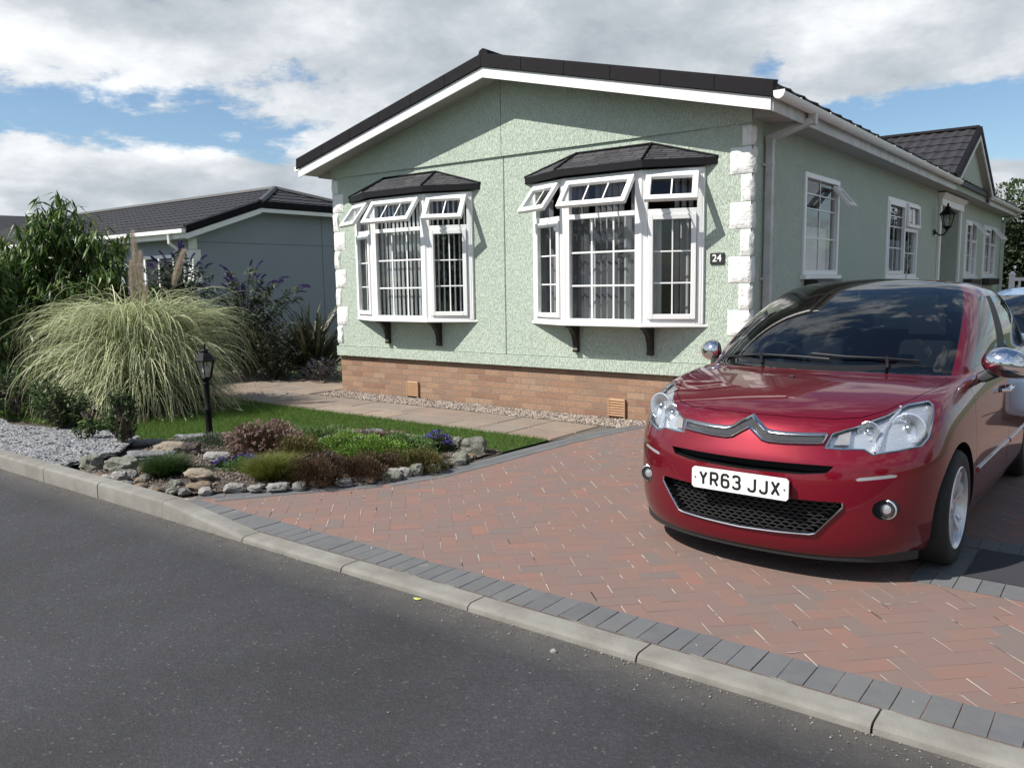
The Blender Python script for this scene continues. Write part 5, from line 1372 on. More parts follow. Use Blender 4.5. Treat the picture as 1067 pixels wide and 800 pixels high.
        mb = MB(); a, b = inside(912,472,.012), inside(939,424,.012); mb.tube([a, (a+b)/2+Vector((s*-.012,-.02,0)), b], .010, 6); put(mb, 'divider', M['bezel'], smooth=True)
        fg = empty('fog_light', (s*.655, .30, .395)); fg.parent = root
        def pf(mb, name, m, **k): o = mb.build(name, m, fg, **k); return o
        yo = .245-.30
        mb = MB(); mb.lathe([(.0515,yo-.035),(.0515,yo+.045),(.0,yo+.05)], 24, axis='y'); mb.f = [f for f in mb.f]; pf(mb, 'fog_housing', M['plastic'])
        mb = MB(); mb.lathe([(.043,yo-.040),(.049,yo-.036),(.043,yo-.030),(.034,yo+.0),(.0,yo+.02)], 24, axis='y', c=(0,0,0)); mb.f = [f for f in mb.f if len(f) == 4]; pf(mb, 'fog_reflector', M['reflector'], smooth=True)
        mb = MB(); mb.lathe([(.030,yo-.026),(.026,yo-.034),(.012,yo-.038),(.0,yo-.039)], 20, axis='y'); pf(mb, 'fog_bulb', M['bezel'], smooth=True)
        mb = MB(); mb.lathe([(.039,yo-.034),(.03,yo-.045),(.0,yo-.05)], 24, axis='y'); mb.f = [f for f in mb.f if len(f) == 4]; pf(mb, 'fog_lens', M['lens'], smooth=True)
        link('daytime_light', sub_mesh(drl, lambda f: f.material_index != 4 and f.calc_center_median().x*s > 0, 'drl', ref), mat('lamp_clear', (.42,.42,.44), .2, metal=.4, coat=.5), root)
    zb = .735
    def pathof(dz, half, tip, sl, ext=0):
        """bar from the left, up over the chevron, to the right"""
        return []
    up = [(-.385,.745),(-.30,.742),(-.20,.740),(-.125,.742),(-.09,.750),(-.045,.780),(0,.808)]
    lo = [(-.375,.708),(-.30,.703),(-.20,.698),(-.115,.698),(-.08,.705),(-.04,.732),(0,.756)]
    bg = [(-.38,.726),(-.30,.722),(-.20,.719),(-.12,.720),(-.085,.727),(-.042,.756),(0,.782)]
    mir = lambda P: P+[(-x, z) for x, z in reversed(P[:-1])]
    def dense(P, n=3):
        o = []
        for a, b in zip(P, P[1:]):
            for k in range(n): o.append((a[0]+(b[0]-a[0])*k/n, a[1]+(b[1]-a[1])*k/n))
        return o+[P[-1]]
    gr = ribbon(dense(mir(bg)), .021, .004, 'upper_grille', mat('grille_mesh', (.035,.037,.042), .4, bump=(200,.8,.01)), back=.01)
    ribbon(dense(mir(up)), .0065, .020, 'chrome_bar', M['satin'], gr); ribbon(dense(mir(lo)), .0065, .020, 'chrome_bar', M['satin'], gr)
    for s in (-1, 1): ribbon([(s*.383,.747),(s*.378,.727),(s*.370,.706)], .0055, .018, 'chrome_bar', M['satin'], gr)
    # lower grille surround and mesh
    sr = [(-.485,.428),(-.488,.404),(-.45,.357),(-.41,.309),(-.372,.262),(-.345,.255),(-.20,.248),(0,.242)]
    for a_ in (1,): o = ribbon(dense(mir(sr), 4), .0045, .014, 'grille_surround', M['satin'], back=.012)
    bm_ = MB(); ygr = lambda x: ysurf(x, .35)+.045
    import bisect
    def halfw(z): return .35+(.487-.35)*max(0, min(1, (z-.255)/.15))
    z = .248; row = 0
    while z < .425:
        w = halfw(z); n_ = 26; st = 2*.5/n_
        for k in range(-n_, n_+1):
            xx = (k+.5*(row % 2))*.044
            if abs(xx) > w-.01: continue
            for dx0, dz0, dx1, dz1 in ((-.022,0,-.012,.009),(-.012,.009,.012,.009),(.012,.009,.022,0)):
                a, b = (xx+dx0, z+dz0), (xx+dx1, z+dz1)
                ya, yb_ = ygr(a[0]), ygr(b[0]); t = .0028
                bm_.hexa([(a[0],ya,a[1]-t),(b[0],yb_,b[1]-t),(b[0],yb_+.02,b[1]-t),(a[0],ya+.02,a[1]-t)],[(a[0],ya,a[1]+t),(b[0],yb_,b[1]+t),(b[0],yb_+.02,b[1]+t),(a[0],ya+.02,a[1]+t)])
        z += .0175; row += 1
    bm_.build('lower_grille', M['plastic'], root)
    # number plate
    pr = empty('number_plate', (0, -.022, .478)); pr.parent = root
    mb = MB(); c = .012; W_, H_ = .26, .0555
    P = [(-W_+c,-H_),(W_-c,-H_),(W_,-H_+c),(W_,H_-c),(W_-c,H_),(-W_+c,H_),(-W_,H_-c),(-W_,-H_+c)]
    mb.prism([(x, .0, z) for x, z in P], (0,.010,0)); mb.build('plate_panel', M['plate'], pr)
    mb = MB(); mb.prism([(x*.97, .0102, z*.9) for x, z in P], (0,.03,0)); mb.build('plate_holder', M['plastic'], pr)
    GL = {'Y': [[(0,1),(.5,.47)],[(1,1),(.5,.47)],[(.5,.47),(.5,0)]],
          'R': [[(0,0),(0,1),(.72,1),(.93,.93),(1,.80),(1,.66),(.93,.53),(.72,.46),(0,.46)],[(.52,.46),(1,0)]],
          '6': [[(.97,.80),(.90,.93),(.72,1),(.28,1),(.07,.91),(0,.75),(0,.22),(.08,.07),(.28,0),(.72,0),(.92,.07),(1,.22),(1,.37),(.92,.52),(.72,.58),(.28,.58),(.05,.50)]],
          '3': [[(.02,.82),(.1,.94),(.28,1),(.70,1),(.90,.93),(.97,.80),(.97,.70),(.88,.58),(.68,.53),(.36,.53)],[(.68,.53),(.92,.45),(1,.32),(1,.20),(.92,.07),(.72,0),(.28,0),(.08,.06),(0,.19)]],
          'J': [[(.95,1),(.95,.22),(.87,.07),(.68,0),(.30,0),(.08,.07),(0,.24)]], 'X': [[(0,1),(1,0)],[(1,1),(0,0)]]}
    mb = MB(); sw_ = .0068; x = -(7*.050+5*.0112+.033)/2; zz_ = 0
    for ch in 'YR63 JJX':
        if ch == ' ': x += .033-.0112; continue
        for path_ in GL[ch]:
            pts_ = [(x+sw_+u*(.050-2*sw_), -.0395+sw_+v*(.079-2*sw_)) for u, v in path_]
            for p_, q_ in zip(pts_, pts_[1:]):
                zz_ += 1; y_ = -.0006-(zz_ % 7)*.00006
                t_ = Vector((q_[0]-p_[0], q_[1]-p_[1])).normalized()*sw_; n_ = Vector((-t_.y, t_.x))
                mb.add([(p_[0]+n_.x, y_, p_[1]+n_.y),(q_[0]+n_.x, y_, q_[1]+n_.y),(q_[0]-n_.x, y_, q_[1]-n_.y),(p_[0]-n_.x, y_, p_[1]-n_.y)], [(0,1,2,3)])
            for i_, p_ in enumerate(pts_):
                if 0 < i_ < len(pts_)-1: mb.add([(p_[0]+sw_*math.cos(2*PI*k/14), -.00035, p_[1]+sw_*math.sin(2*PI*k/14)) for k in range(14)], [tuple(range(14))])
        x += .0612
    mb.build('registration', M['ink'], pr)
    mb = MB()
    for s in (-1, 1): mb.lathe([(.006,-.001),(.005,-.003),(0,-.0035)], 10, axis='y', c=(s*.24,0,0))
    mb.build('plate_screw', mat('screw', (.2,.2,.2), .4, metal=.5), pr)
    # wipers, washer jets, aerial
    def wsurf(x, y): h = ref.bvh.ray_cast(Vector((x, y, 3)), Vector((0,0,-1))); return h[0]
    for (x0, y0, pts) in ((-.30,.985,[(-.62,1.16),(-.35,1.075),(-.08,1.03),(.10,1.02)]),(.42,1.03,[(-.02,1.06),(.18,1.055),(.40,1.10),(.56,1.16)])):
        mb = MB(); P = [wsurf(x, y)+Vector((0,-.004,.014)) for x, y in pts]; mb.tube(P, .007, 6)
        mid = P[1] if x0 < 0 else P[2]; mb.tube([wsurf(x0, y0)+Vector((0,0,.012)), (wsurf(x0, y0)+mid)/2+Vector((0,0,.02)), mid+Vector((0,0,.006))], .009, 6); mb.build('wiper', M['trim'], root, smooth=True)
    cw = MB(); pts = []
    n = 24
    for k in range(n+1):
        x = -.70+1.40*k/n; yb_ = .905+.26*(abs(x)/.70)**2.0*1.0
        pts.append((x, yb_))
    V = []
    for x, y in pts: V += [(x, y-.012, .93), (x, y+.075, .975)]
    for k in range(n+1):
        for q in (0,1):
            x, y, z = V[2*k+q]; h = wsurf(x, y); V[2*k+q] = (x, y, (h.z if h else z)+(.002 if q else -.012))
    cw.add(V, [(2*k, 2*k+2, 2*k+3, 2*k+1) for k in range(n)]); cw.build('scuttle_panel', M['trim'], root)
    for x in (-.02, ):
        p = wsurf(x, .74); mb = MB(); mb.box(x-.014,x+.014,.73,.75,p.z-.002,p.z+.010); mb.build('washer_jet', M['plastic'], root, bevel=.003)
    mb = MB(); mb.tube([(0,3.02,1.44),(0,3.05,1.50),(0,3.17,1.66)], [.014,.004,.002], 6); mb.build('aerial', M['plastic'], root)
    # front lip
    mb = MB(); P = []
    for k in range(25):
        x = -.76+1.52*k/24; h = ref.bvh.ray_cast(Vector((x, -1, .215)), Vector((0,1,0)))
        P.append((x, (h[0].y if h[0] else .4)+.035, .168))
    for a, b in zip(P, P[1:]): mb.hexa([(a[0],a[1],.118),(b[0],b[1],.118),(b[0],b[1]+.03,.118),(a[0],a[1]+.03,.118)],[(a[0],a[1]-.004,.165),(b[0],b[1]-.004,.165),(b[0],b[1]+.03,.165),(a[0],a[1]+.03,.165)])
    mb.build('front_lip', M['plastic'], root)
    return root
CAR = make_car((1.485,-3.84,0), M['red'], True, label='ruby red hatchback with chrome mirrors parked nose out on the block paved drive', rz=R(-1.7))
CAR2 = make_car((2.28,1.35,0), M['blue'], False, (1.02,1.08,.925), label='pale blue car parked behind the red hatchback beside the house', zenith=False)
for m_ in DUMMY: bpy.data.materials.remove(m_)

# ================================================================== PLANTS
def rnd_unit(n): v = RNG.normal(size=(n,3)); return v/np.linalg.norm(v, axis=1)[:,None]
def leaf_mesh(P, D, Lm, Wm, fold=.25, droop=.0):
    """P base points, D directions, Lm lengths, Wm half widths -> folded rhombic leaves with a bent tip"""
    n = len(P); D = D/np.linalg.norm(D, axis=1)[:,None]
    up = np.tile([0,0,1.0], (n,1)); S_ = np.cross(D, up+RNG.normal(0,.35,(n,3))); S_ /= np.linalg.norm(S_, axis=1)[:,None]+1e-9
    Nn = np.cross(S_, D)
    L = Lm[:,None]; W = Wm[:,None]
    m1 = P+D*L*.38; m2 = P+D*L*.72-np.array([0,0,1])*L*droop*.35; tip = P+D*L-np.array([0,0,1])*L*droop
    V = np.stack([P, m1+S_*W-Nn*W*fold, m1+Nn*W*fold*.6, m1-S_*W-Nn*W*fold, m2+S_*W*.7-Nn*W*fold, m2-S_*W*.7-Nn*W*fold, tip], 1)
    F3 = np.array([(0,1,2),(0,2,3),(4,6,5)]); F4 = np.array([(1,4,5,2),(2,5,3,2)])
    F3 = np.array([(0,1,2),(0,2,3),(1,4,2),(2,4,5),(2,5,3),(4,6,5)])
    F = (F3[None]+np.arange(n)[:,None,None]*7).reshape(-1,3)
    return V.reshape(-1,3), F
def leaves(name, P, D, L, W, m, parent, fold=.25, droop=0.):
    V, F = leaf_mesh(np.asarray(P), np.asarray(D), np.asarray(L), np.asarray(W), fold, droop)
    return link(name, np_mesh(name, V, F), m, parent, smooth=False)
def tris(P, D, L, W):
    n = len(P); D = D/np.linalg.norm(D, axis=1)[:,None]; S_ = np.cross(D, rnd_unit(n)); S_ /= np.linalg.norm(S_, axis=1)[:,None]+1e-9
    V = np.stack([P+S_*W[:,None], P-S_*W[:,None], P+D*L[:,None]], 1); return V.reshape(-1,3), np.arange(n*3).reshape(-1,3)
def blades(n, k, base_fn, Lf, e0f, wf, droop_end, pw=1.3, az=None, wob=.25):
    """arching ribbons; returns V,F"""
    base = base_fn(n); az = RNG.uniform(0, 2*PI, n) if az is None else az
    L = Lf(n); e0 = e0f(n); w = wf(n); e1 = RNG.normal(droop_end, .12, n); pwr = RNG.uniform(pw*.8, pw*1.25, n)
    P = np.zeros((n, k+1, 3)); P[:,0] = base; A = np.zeros((n,k+1)); A[:,0] = az; dz = RNG.normal(0, wob, n)
    for i in range(k):
        s = (i+.5)/k; e = e0+(e1-e0)*s**pwr; a = az+dz*s
        st = L/k; P[:,i+1] = P[:,i]+np.stack([np.cos(e)*np.cos(a)*st, np.cos(e)*np.sin(a)*st, np.sin(e)*st], 1); A[:,i+1] = a
    sd = np.stack([-np.sin(A), np.cos(A), np.zeros_like(A)], 2)
    tw = RNG.normal(0,.5,(n,1,1)); sd = sd+np.array([0,0,1])*tw; sd /= np.linalg.norm(sd, axis=2)[:,:,None]
    s = np.linspace(0, 1, k+1); wid = w[:,None]*np.clip(1.15-s**2.2*1.12, .04, 1)[None]
    V = np.stack([P+sd*wid[:,:,None], P-sd*wid[:,:,None]], 2)     # n,k+1,2,3
    q = np.array([(2*i, 2*i+1, 2*i+3, 2*i+2) for i in range(k)]); F = (q[None]+np.arange(n)[:,None,None]*(2*(k+1))).reshape(-1,4)
    return V.reshape(-1,3), F, P
def G(name, *cols, trans=.35, rough=.55): return mat(name, rough=rough, rand=list(cols), trans=trans, spec=.35)
M['pampas'] = G('pampas_blade', (.30,.35,.15),(.52,.53,.32),(.20,.26,.10),(.64,.63,.44),(.40,.43,.22),(.13,.18,.07),(.48,.49,.31), trans=.25)
M['thatch'] = G('dry_thatch', (.06,.05,.028),(.10,.085,.05),(.035,.032,.02),(.14,.12,.07), trans=.1)
M['plume'] = mat('plume', rough=.9, rand=[(.46,.38,.30),(.58,.50,.41),(.38,.31,.25),(.66,.59,.50)], trans=.3)
M['cherry'] = G('long_leaf', (.045,.10,.018),(.07,.14,.026),(.03,.065,.014),(.12,.18,.04),(.14,.17,.05), rough=.42)
M['darkleaf'] = G('dark_leaf', (.018,.035,.012),(.03,.05,.018),(.012,.024,.010),(.045,.06,.03), trans=.2)
M['budleaf'] = G('grey_green_leaf', (.04,.06,.035),(.06,.08,.05),(.03,.045,.025),(.075,.085,.06), trans=.25)
M['bark'] = mat('bark', (.07,.055,.04), .9, noise=(15,.7,(.11,.09,.07)), bump=(30,.8,.01))
M['purple'] = G('purple_flower', (.05,.025,.16),(.08,.04,.22),(.035,.02,.10),(.11,.06,.26), trans=.2)
M['violet'] = G('violet_flower', (.09,.05,.36),(.14,.08,.50),(.06,.04,.25), trans=.2)

def pampas():
    c = at(146, 10.15); root = tag(empty('pampas_grass', c), 'huge mound of cream striped pampas grass with pale feathery plumes', 'ornamental grass')
    def base(n):
        r = .36*np.sqrt(RNG.uniform(0,1,n)); a = RNG.uniform(0,2*PI,n); return np.stack([r*np.cos(a), r*np.sin(a), np.zeros(n)], 1)
    Vs, Fs, off = [], [], 0
    for (n, l0, l1, e0, e1, dr, pw) in ((800,2.25,2.68,1.42,1.56,-1.66,2.0),(850,1.85,2.35,1.25,1.50,-1.66,1.6),(800,1.45,2.05,1.0,1.42,-1.66,1.2),(480,1.0,1.6,.7,1.2,-1.6,1.0),(90,2.4,2.75,1.42,1.55,-1.0,2.1),(620,1.9,2.35,1.47,1.57,-1.5,2.8)):
        nc = 70; caz = RNG.uniform(0, 2*PI, nc); ck = RNG.integers(0, nc, n); cl = RNG.uniform(0,1,nc)
        V, F, _ = blades(n, 15, base, lambda k: (.90*l0)+.90*(l1-l0)*np.clip(cl[ck]*.7+RNG.uniform(0,.3,k),0,1), lambda k: RNG.uniform(e0, e1, k), lambda k: RNG.uniform(.0036, .0082, k), dr, pw, az=caz[ck]+RNG.normal(0,.16,n))
        Vs.append(V); Fs.append(F+off); off += len(V)
    V = np.concatenate(Vs); V[:,2] = np.maximum(V[:,2], .015+RNG.uniform(0,.03,len(V)))
    link('blades', np_mesh('pampas', V, np.concatenate(Fs)), M['pampas'], root)
    V, F, _ = blades(1500, 8, base, lambda k: RNG.uniform(.7,1.5,k), lambda k: RNG.uniform(.5,1.3,k), lambda k: RNG.uniform(.003,.006,k), -1.3, 1.1)
    V[:,2] = np.maximum(V[:,2], .012); link('dry_thatch', np_mesh('thatch', V, F), M['thatch'], root)
    # plumes: (pixel x, top pixel y, length, lean to the right, lean depth)
    for (px, ytop, ln, lean, dp) in ((147,240,.72,-.02,0),(153,262,.60,.06,-.05),(143,272,.5,.0,.08),(198,262,.45,.38,.05),(110,328,.40,-.10,.2),(156,298,.42,.04,-.1)):
        top = at(px, 10.15-dp*2); zt = 1.51+(300-ytop)/851*10.15; tp = Vector((top.x-c.x, top.y-c.y, zt))
        dirv = (CR*lean+Vector((0,0,1))).normalized(); bp = tp-dirv*ln
        stalk0 = Vector((bp.x*.2, bp.y*.2, .1))
        mb = MB(); mb.tube([stalk0, stalk0.lerp(bp, .6)+Vector((0,0,.1)), bp, tp-dirv*.05], [.008,.007,.005,.002], 5)
        st = mb.build('plume', M['thatch'], root)
        n = 2600; t = RNG.beta(1.3,1.6,n); ax = np.array(bp)[None]+np.array(dirv)[None]*(t*ln)[:,None]
        rad = .044*np.sin(np.clip(t,0,1)*PI)**.6+.008
        d = rnd_unit(n); P = ax+d*(rad*RNG.uniform(0,.7,n))[:,None]; D = d*.55+np.array(dirv)[None]*1.0+np.array([0,0,-.1])
        V, F = tris(P, D, RNG.uniform(.03,.075,n), np.full(n,.0012)); link('plume_hairs', np_mesh('hairs', V, F), M['plume'], st)
pampas()

def shoot_tree(root, blobs, nshoots, trunks, lf, nl, leafm, droop, spread=.75, tip_len=.45, wratio=.16, fold=.3):
    """branches reach random points of ellipsoids; leaves along the outer part of each shoot. local coordinates"""
    mb = MB(); P = []; D = []
    vol = np.array([b[3]*b[4]*b[5] for b in blobs]); vol = vol/vol.sum()
    for i in range(nshoots):
        b = blobs[RNG.choice(len(blobs), p=vol)]; u = rnd_unit(1)[0]*RNG.uniform(.35,1.0)**.5
        tgt = Vector((b[0]+u[0]*b[3], b[1]+u[1]*b[4], b[2]+u[2]*b[5]))
        if tgt.z < .12: continue
        t0 = Vector(random.choice(trunks)); d = (tgt-t0)
        out = Vector((d.x, d.y, .35*abs(d.z)+.25)).normalized()
        s0 = tgt-out*tip_len*random.uniform(.7,1.3)
        pts = [s0, s0.lerp(tgt,.5)+Vector((0,0,.05*tip_len)), tgt]
        mb.tube(pts, [.006,.004,.002], 4, cap=False)
        if random.random() < .22: mb.tube([t0+Vector((random.gauss(0,.04),random.gauss(0,.04),random.uniform(0,.3))), t0.lerp(s0,.5)+Vector((0,0,.12)), s0], [.022,.013,.006], 5, cap=False)
        for k in range(nl):
            t = (k+.5)/nl; p = pts[0].lerp(pts[2], .1+.9*t)+Vector((0,0,.05*tip_len*math.sin(PI*t)))
            a = random.uniform(0, 2*PI); dv = (out*random.uniform(.1,.9)+Vector((math.cos(a), math.sin(a), 0))*spread+Vector((0,0,-droop*random.uniform(.2,1.2))))
            P.append(p); D.append(dv)
    P = np.array(P); D = np.array(D); n = len(P); L = RNG.uniform(lf*.6, lf*1.2, n)
    leaves('crown', P, D, L, L*wratio*RNG.uniform(.8,1.2,n), leafm, root, fold, .18)
    return mb
def local_blob(c, px, z, r, rz_, dep, depth=0, rd=None):
    w = at(px, dep+depth); return (w.x-c.x, w.y-c.y, z, r, rd or r, rz_)
def left_tree():
    dep = 12.6; c = at(48, dep); root = tag(empty('peach_tree', c), 'bushy small tree with long drooping green leaves at the left edge', 'tree')
    B = [local_blob(c, 68,2.42,.58,.62,dep), local_blob(c, 25,1.65,.80,.75,dep), local_blob(c,122,2.12,.44,.56,dep), local_blob(c,88,1.35,.85,.72,dep), local_blob(c,60,.8,1.0,.75,dep), local_blob(c,130,1.65,.52,.65,dep), local_blob(c,42,2.15,.6,.5,dep), local_blob(c,62,2.88,.32,.24,dep), local_blob(c,92,2.4,.4,.4,dep), local_blob(c,0,1.2,.7,.9,dep)]
    mb = shoot_tree(root, B, 900, [(0,0,.5),(.1,.05,.8),(-.15,0,.7),(.3,.1,.9)], .21, 14, M['cherry'], 1.9, wratio=.095)
    for k in range(4):
        a = k*1.7; mb.tube([(0,0,-.02),(.06*math.cos(a),.06*math.sin(a),.4),(.25*math.cos(a),.25*math.sin(a),1.0),(.4*math.cos(a),.4*math.sin(a),1.7)], [.06,.045,.03,.012], 7)
    mb.build('trunk', M['bark'], root, smooth=True)
    dep = 11.4; c = at(-22, dep); root = tag(empty('leafy_shrub', c), 'dark leafy shrub cut off by the left edge of the picture', 'shrub')
    B = [local_blob(c,-8,1.85,.45,.6,dep), local_blob(c,-30,1.3,.7,.8,dep), local_blob(c,5,.9,.5,.6,dep), local_blob(c,-5,.5,.7,.4,dep)]
    mb = shoot_tree(root, B, 380, [(0,0,.4),(.1,.05,.6)], .17, 12, M['cherry'], 1.5, wratio=.11)
    mb.tube([(0,0,-.02),(0,.02,.5),(.05,.1,1.3)], [.05,.035,.01], 7); mb.build('trunk', M['bark'], root, smooth=True)
left_tree()
def buddleia(px, dep, top, seed, lab, nsp, width, lean0=0):
    global RNG
    c = at(px, dep); root = tag(empty('buddleia', c), lab, 'shrub'); mb = MB(); P = []; D = []; rs = random.Random(seed)
    tips = []
    for i in range(110):
        a = rs.uniform(0, 2*PI); rr = rs.uniform(.1,1)*width; h = top*rs.uniform(.45,1.0)*(1-.25*(rr/width)); 
        tip = Vector((math.cos(a)*rr, math.sin(a)*rr*.7, h))+CR*lean0
        m1 = Vector((tip.x*.35, tip.y*.35, h*.62)); tip2 = tip
        pts = [Vector((math.cos(a)*.08, math.sin(a)*.08, 0)), m1, tip.lerp(m1,.35)+Vector((0,0,.08*h)), tip2]
        mb.tube(pts, [.010,.007,.005,.002], 4, cap=False)
        dirv = (pts[3]-pts[2]).normalized(); tips.append((tip2, dirv))
        for k in range(26):
            t = k/26; q = pts[1].lerp(pts[2], t*2) if t < .5 else pts[2].lerp(pts[3], (t-.5)*2)
            b = rs.uniform(0, 2*PI); P.append(q); D.append(Vector((math.cos(b), math.sin(b), rs.uniform(-.5,.3))))
    P = np.array(P); D = np.array(D); L = RNG.uniform(.07,.15,len(P)); leaves('foliage', P, D, L, L*.16, M['budleaf'], root, .2, .25)
    mb.build('stems', M['bark'], root)
    tips.sort(key=lambda t: -t[0].z)
    for tp, dv in tips[:nsp]:
        ln = rs.uniform(.14,.26); n = 420; t = RNG.uniform(0,1,n); rad = .024*(1-t*.75); d = rnd_unit(n)
        cur = np.array(tp)[None]+np.array(dv)[None]*(t*ln)[:,None]+np.array([0,0,-1])[None]*(t**2*ln*.35)[:,None]
        V, F = tris(cur+d*(rad*.6)[:,None], d, RNG.uniform(.008,.016,n), np.full(n,.004)); link('flower_spike', np_mesh('spike', V, F), M['purple'], root)
buddleia(258, 13.9, 1.95, 3, 'loose buddleia with drooping purple spikes in front of the grey home', 34, 1.35)
buddleia(192, 13.2, 2.35, 5, 'tall buddleia rising just right of the pampas plumes', 20, .75)
def mound_plant(name, lab, cat, loc, rx, ry, h, n, lf, wf, m, spread=.5, up=.6, core=None, flowers=None, droop=.1, group=None, fold=.2, rz=None):
    rx *= 1.15; ry *= 1.15; h *= .92; n = int(n*1.25); loc = Vector(loc); root = tag(empty(name, loc), lab, cat, group)
    u = rnd_unit(n); u[:,2] = np.abs(u[:,2]); r = RNG.uniform(.25,1,n)**.45; lump = 1+.22*np.sin(u[:,0]*5+rx*30)*np.cos(u[:,1]*6+ry*17)
    P = u*r[:,None]*lump[:,None]*np.array([rx,ry,h])[None]
    D = u*np.array([1,1,.8])+np.array([0,0,up])+RNG.normal(0,spread,(n,3))
    L = RNG.uniform(lf*.6,lf*1.25,n); P[:,2] = np.maximum(P[:,2]-lf*.3, 0.0)
    leaves('foliage', P, D, L, L*wf*RNG.uniform(.8,1.2,n), m, root, fold, droop)
    # twiggy heart of the plant
    V, F = tris(u[:n//3]*np.array([rx,ry,h])[None]*.15, u[:n//3]+np.array([0,0,.5]), np.full(n//3, min(rx,h)*.8), np.full(n//3,.0022)); V[:,2] = np.maximum(V[:,2], 0)
    link('twigs', np_mesh('twigs', V, F), M['twig'], root)
    if flowers:
        for (fm, fn, fs, rise, nm, part) in flowers:
            k = fn; uu = rnd_unit(k); uu[:,2] = np.abs(uu[:,2])*.8+.25; uu /= np.linalg.norm(uu,axis=1)[:,None]
            base = uu*np.array([rx,ry,h])[None]*RNG.uniform(.9,1.1,(k,1))+np.array([0,0,rise])
            q = 14; PP = np.repeat(base, q, 0); d = rnd_unit(k*q); V, F = tris(PP+d*fs*.4, d+np.array([0,0,.4]), np.full(k*q,fs), np.full(k*q,fs*.45))
            link(nm, np_mesh(nm, V, F), fm, root)
    return root
M['twig'] = G('twig', (.06,.045,.03),(.035,.03,.02),(.09,.07,.05), trans=0)
M['deadflower'] = G('faded_heather', (.34,.24,.20),(.26,.16,.14),(.42,.32,.27),(.20,.11,.09), trans=.2)
M['heatherleaf'] = G('heather_leaf', (.075,.035,.025),(.10,.045,.03),(.05,.045,.02),(.12,.065,.045), trans=.2)
M['lime'] = G('lime_leaf', (.12,.22,.03),(.17,.28,.045),(.085,.17,.025),(.22,.32,.07))
M['hebe'] = G('hebe_leaf', (.08,.15,.035),(.11,.18,.05),(.055,.11,.03),(.15,.21,.07))
M['redleaf'] = G('red_heather_leaf', (.075,.032,.022),(.10,.045,.030),(.05,.035,.018),(.075,.07,.028),(.12,.055,.035), trans=.2)
M['rustgreen'] = G('rusty_green_leaf', (.08,.095,.02),(.13,.09,.025),(.06,.085,.022),(.17,.12,.035), trans=.25)
M['yellowtuft'] = G('yellow_green_blade', (.11,.135,.022),(.16,.17,.03),(.075,.10,.018),(.20,.19,.05))
M['darktuft'] = G('dark_green_blade', (.03,.065,.015),(.045,.085,.02),(.02,.045,.012),(.07,.10,.035))
M['whiteflower'] = G('white_flower', (.6,.58,.55),(.5,.47,.45), trans=.2)
M['pinkflower'] = G('pink_flower', (.45,.33,.30),(.35,.24,.22),(.52,.42,.40), trans=.2)
M['greygreen'] = G('grey_green_small', (.07,.09,.055),(.10,.12,.08),(.05,.07,.04))
def bz(x, y): return (x, y, bed_h(x, y)-.005)
mound_plant('heather','mound of faded pink brown heather right beside the lamp post','plant',bz(-3.02,-3.50),.36,.30,.27,5200,.035,.10,M['heatherleaf'],flowers=[(M['deadflower'],300,.012,.02,'faded_flowers',1)])
mound_plant('heather','low dark olive heather between the pink brown mound and the lime one','plant',bz(-2.55,-3.50),.22,.2,.20,2600,.035,.10,M['rustgreen'])
mound_plant('alpine_cushion','bright lime green cushion behind the red brown heathers','plant',bz(-2.02,-3.10),.30,.24,.20,4200,.030,.22,M['lime'])
mound_plant('alpine_cushion','lime green cushion with small pale flowers right of the faded heather','plant',bz(-2.38,-3.10),.28,.22,.19,3600,.030,.2,M['lime'],flowers=[(M['whiteflower'],26,.008,.02,'white_flowers',1)])
mound_plant('sedum','low brown green sedum in front of the lime green cushions','plant',bz(-2.10,-3.62),.26,.16,.13,2200,.028,.3,M['heatherleaf'],flowers=[(M['greygreen'],90,.012,.005,'leaf_rosettes',1)])
mound_plant('heather','upright red brown heather nearest the grey border blocks','plant',bz(-1.88,-3.90),.24,.17,.20,4000,.030,.09,M['redleaf'],up=1.0,spread=.35)
mound_plant('heather','red brown heather just right of the upright one','plant',bz(-1.72,-3.60),.24,.18,.18,3600,.030,.09,M['redleaf'],up=1.0,spread=.35)
mound_plant('heather','dark red low heather behind the border blocks, left of the rusty clump','plant',bz(-1.78,-3.28),.22,.18,.14,2600,.028,.09,M['redleaf'])
mound_plant('alpine_cushion','low dark green mat at the back of the rockery, nearest the lawn','plant',bz(-3.05,-2.85),.34,.30,.12,3600,.026,.2,M['hebe'])
mound_plant('heather','low brownish heather mat between the back stones and the lime green cushions','plant',bz(-2.55,-2.65),.30,.26,.12,3000,.028,.1,M['heatherleaf'])
mound_plant('hebe','rounded green hebe next to the violet blooms','plant',bz(-1.98,-2.85),.30,.24,.19,3800,.028,.26,M['hebe'])
mound_plant('heather','rusty green heather clump by the lichen covered stone','plant',bz(-1.55,-3.08),.23,.19,.17,3600,.032,.09,M['rustgreen'],up=.9)
mound_plant('violet_plant','small plant with bright violet blooms by the flat grey stones','plant',bz(-1.92,-2.46),.13,.12,.17,900,.03,.2,M['darktuft'],flowers=[(M['violet'],60,.014,.01,'violet_blooms',1)])
mound_plant('violet_plant','tiny violet flowered plant in front of the lamp post','plant',bz(-2.80,-3.85),.13,.09,.06,700,.022,.25,M['darktuft'],flowers=[(M['violet'],34,.012,.01,'violet_blooms',1)])
mound_plant('violet_plant','tiny violet flowered plant against the white boulder','plant',bz(-2.86,-4.05),.07,.06,.06,350,.022,.25,M['darktuft'],flowers=[(M['violet'],12,.012,.01,'violet_blooms',1)])
mound_plant('alpine_cushion','small dark green cushion left of the yellow green tuft','plant',bz(-2.62,-4.00),.17,.12,.09,1500,.022,.28,M['hebe'])
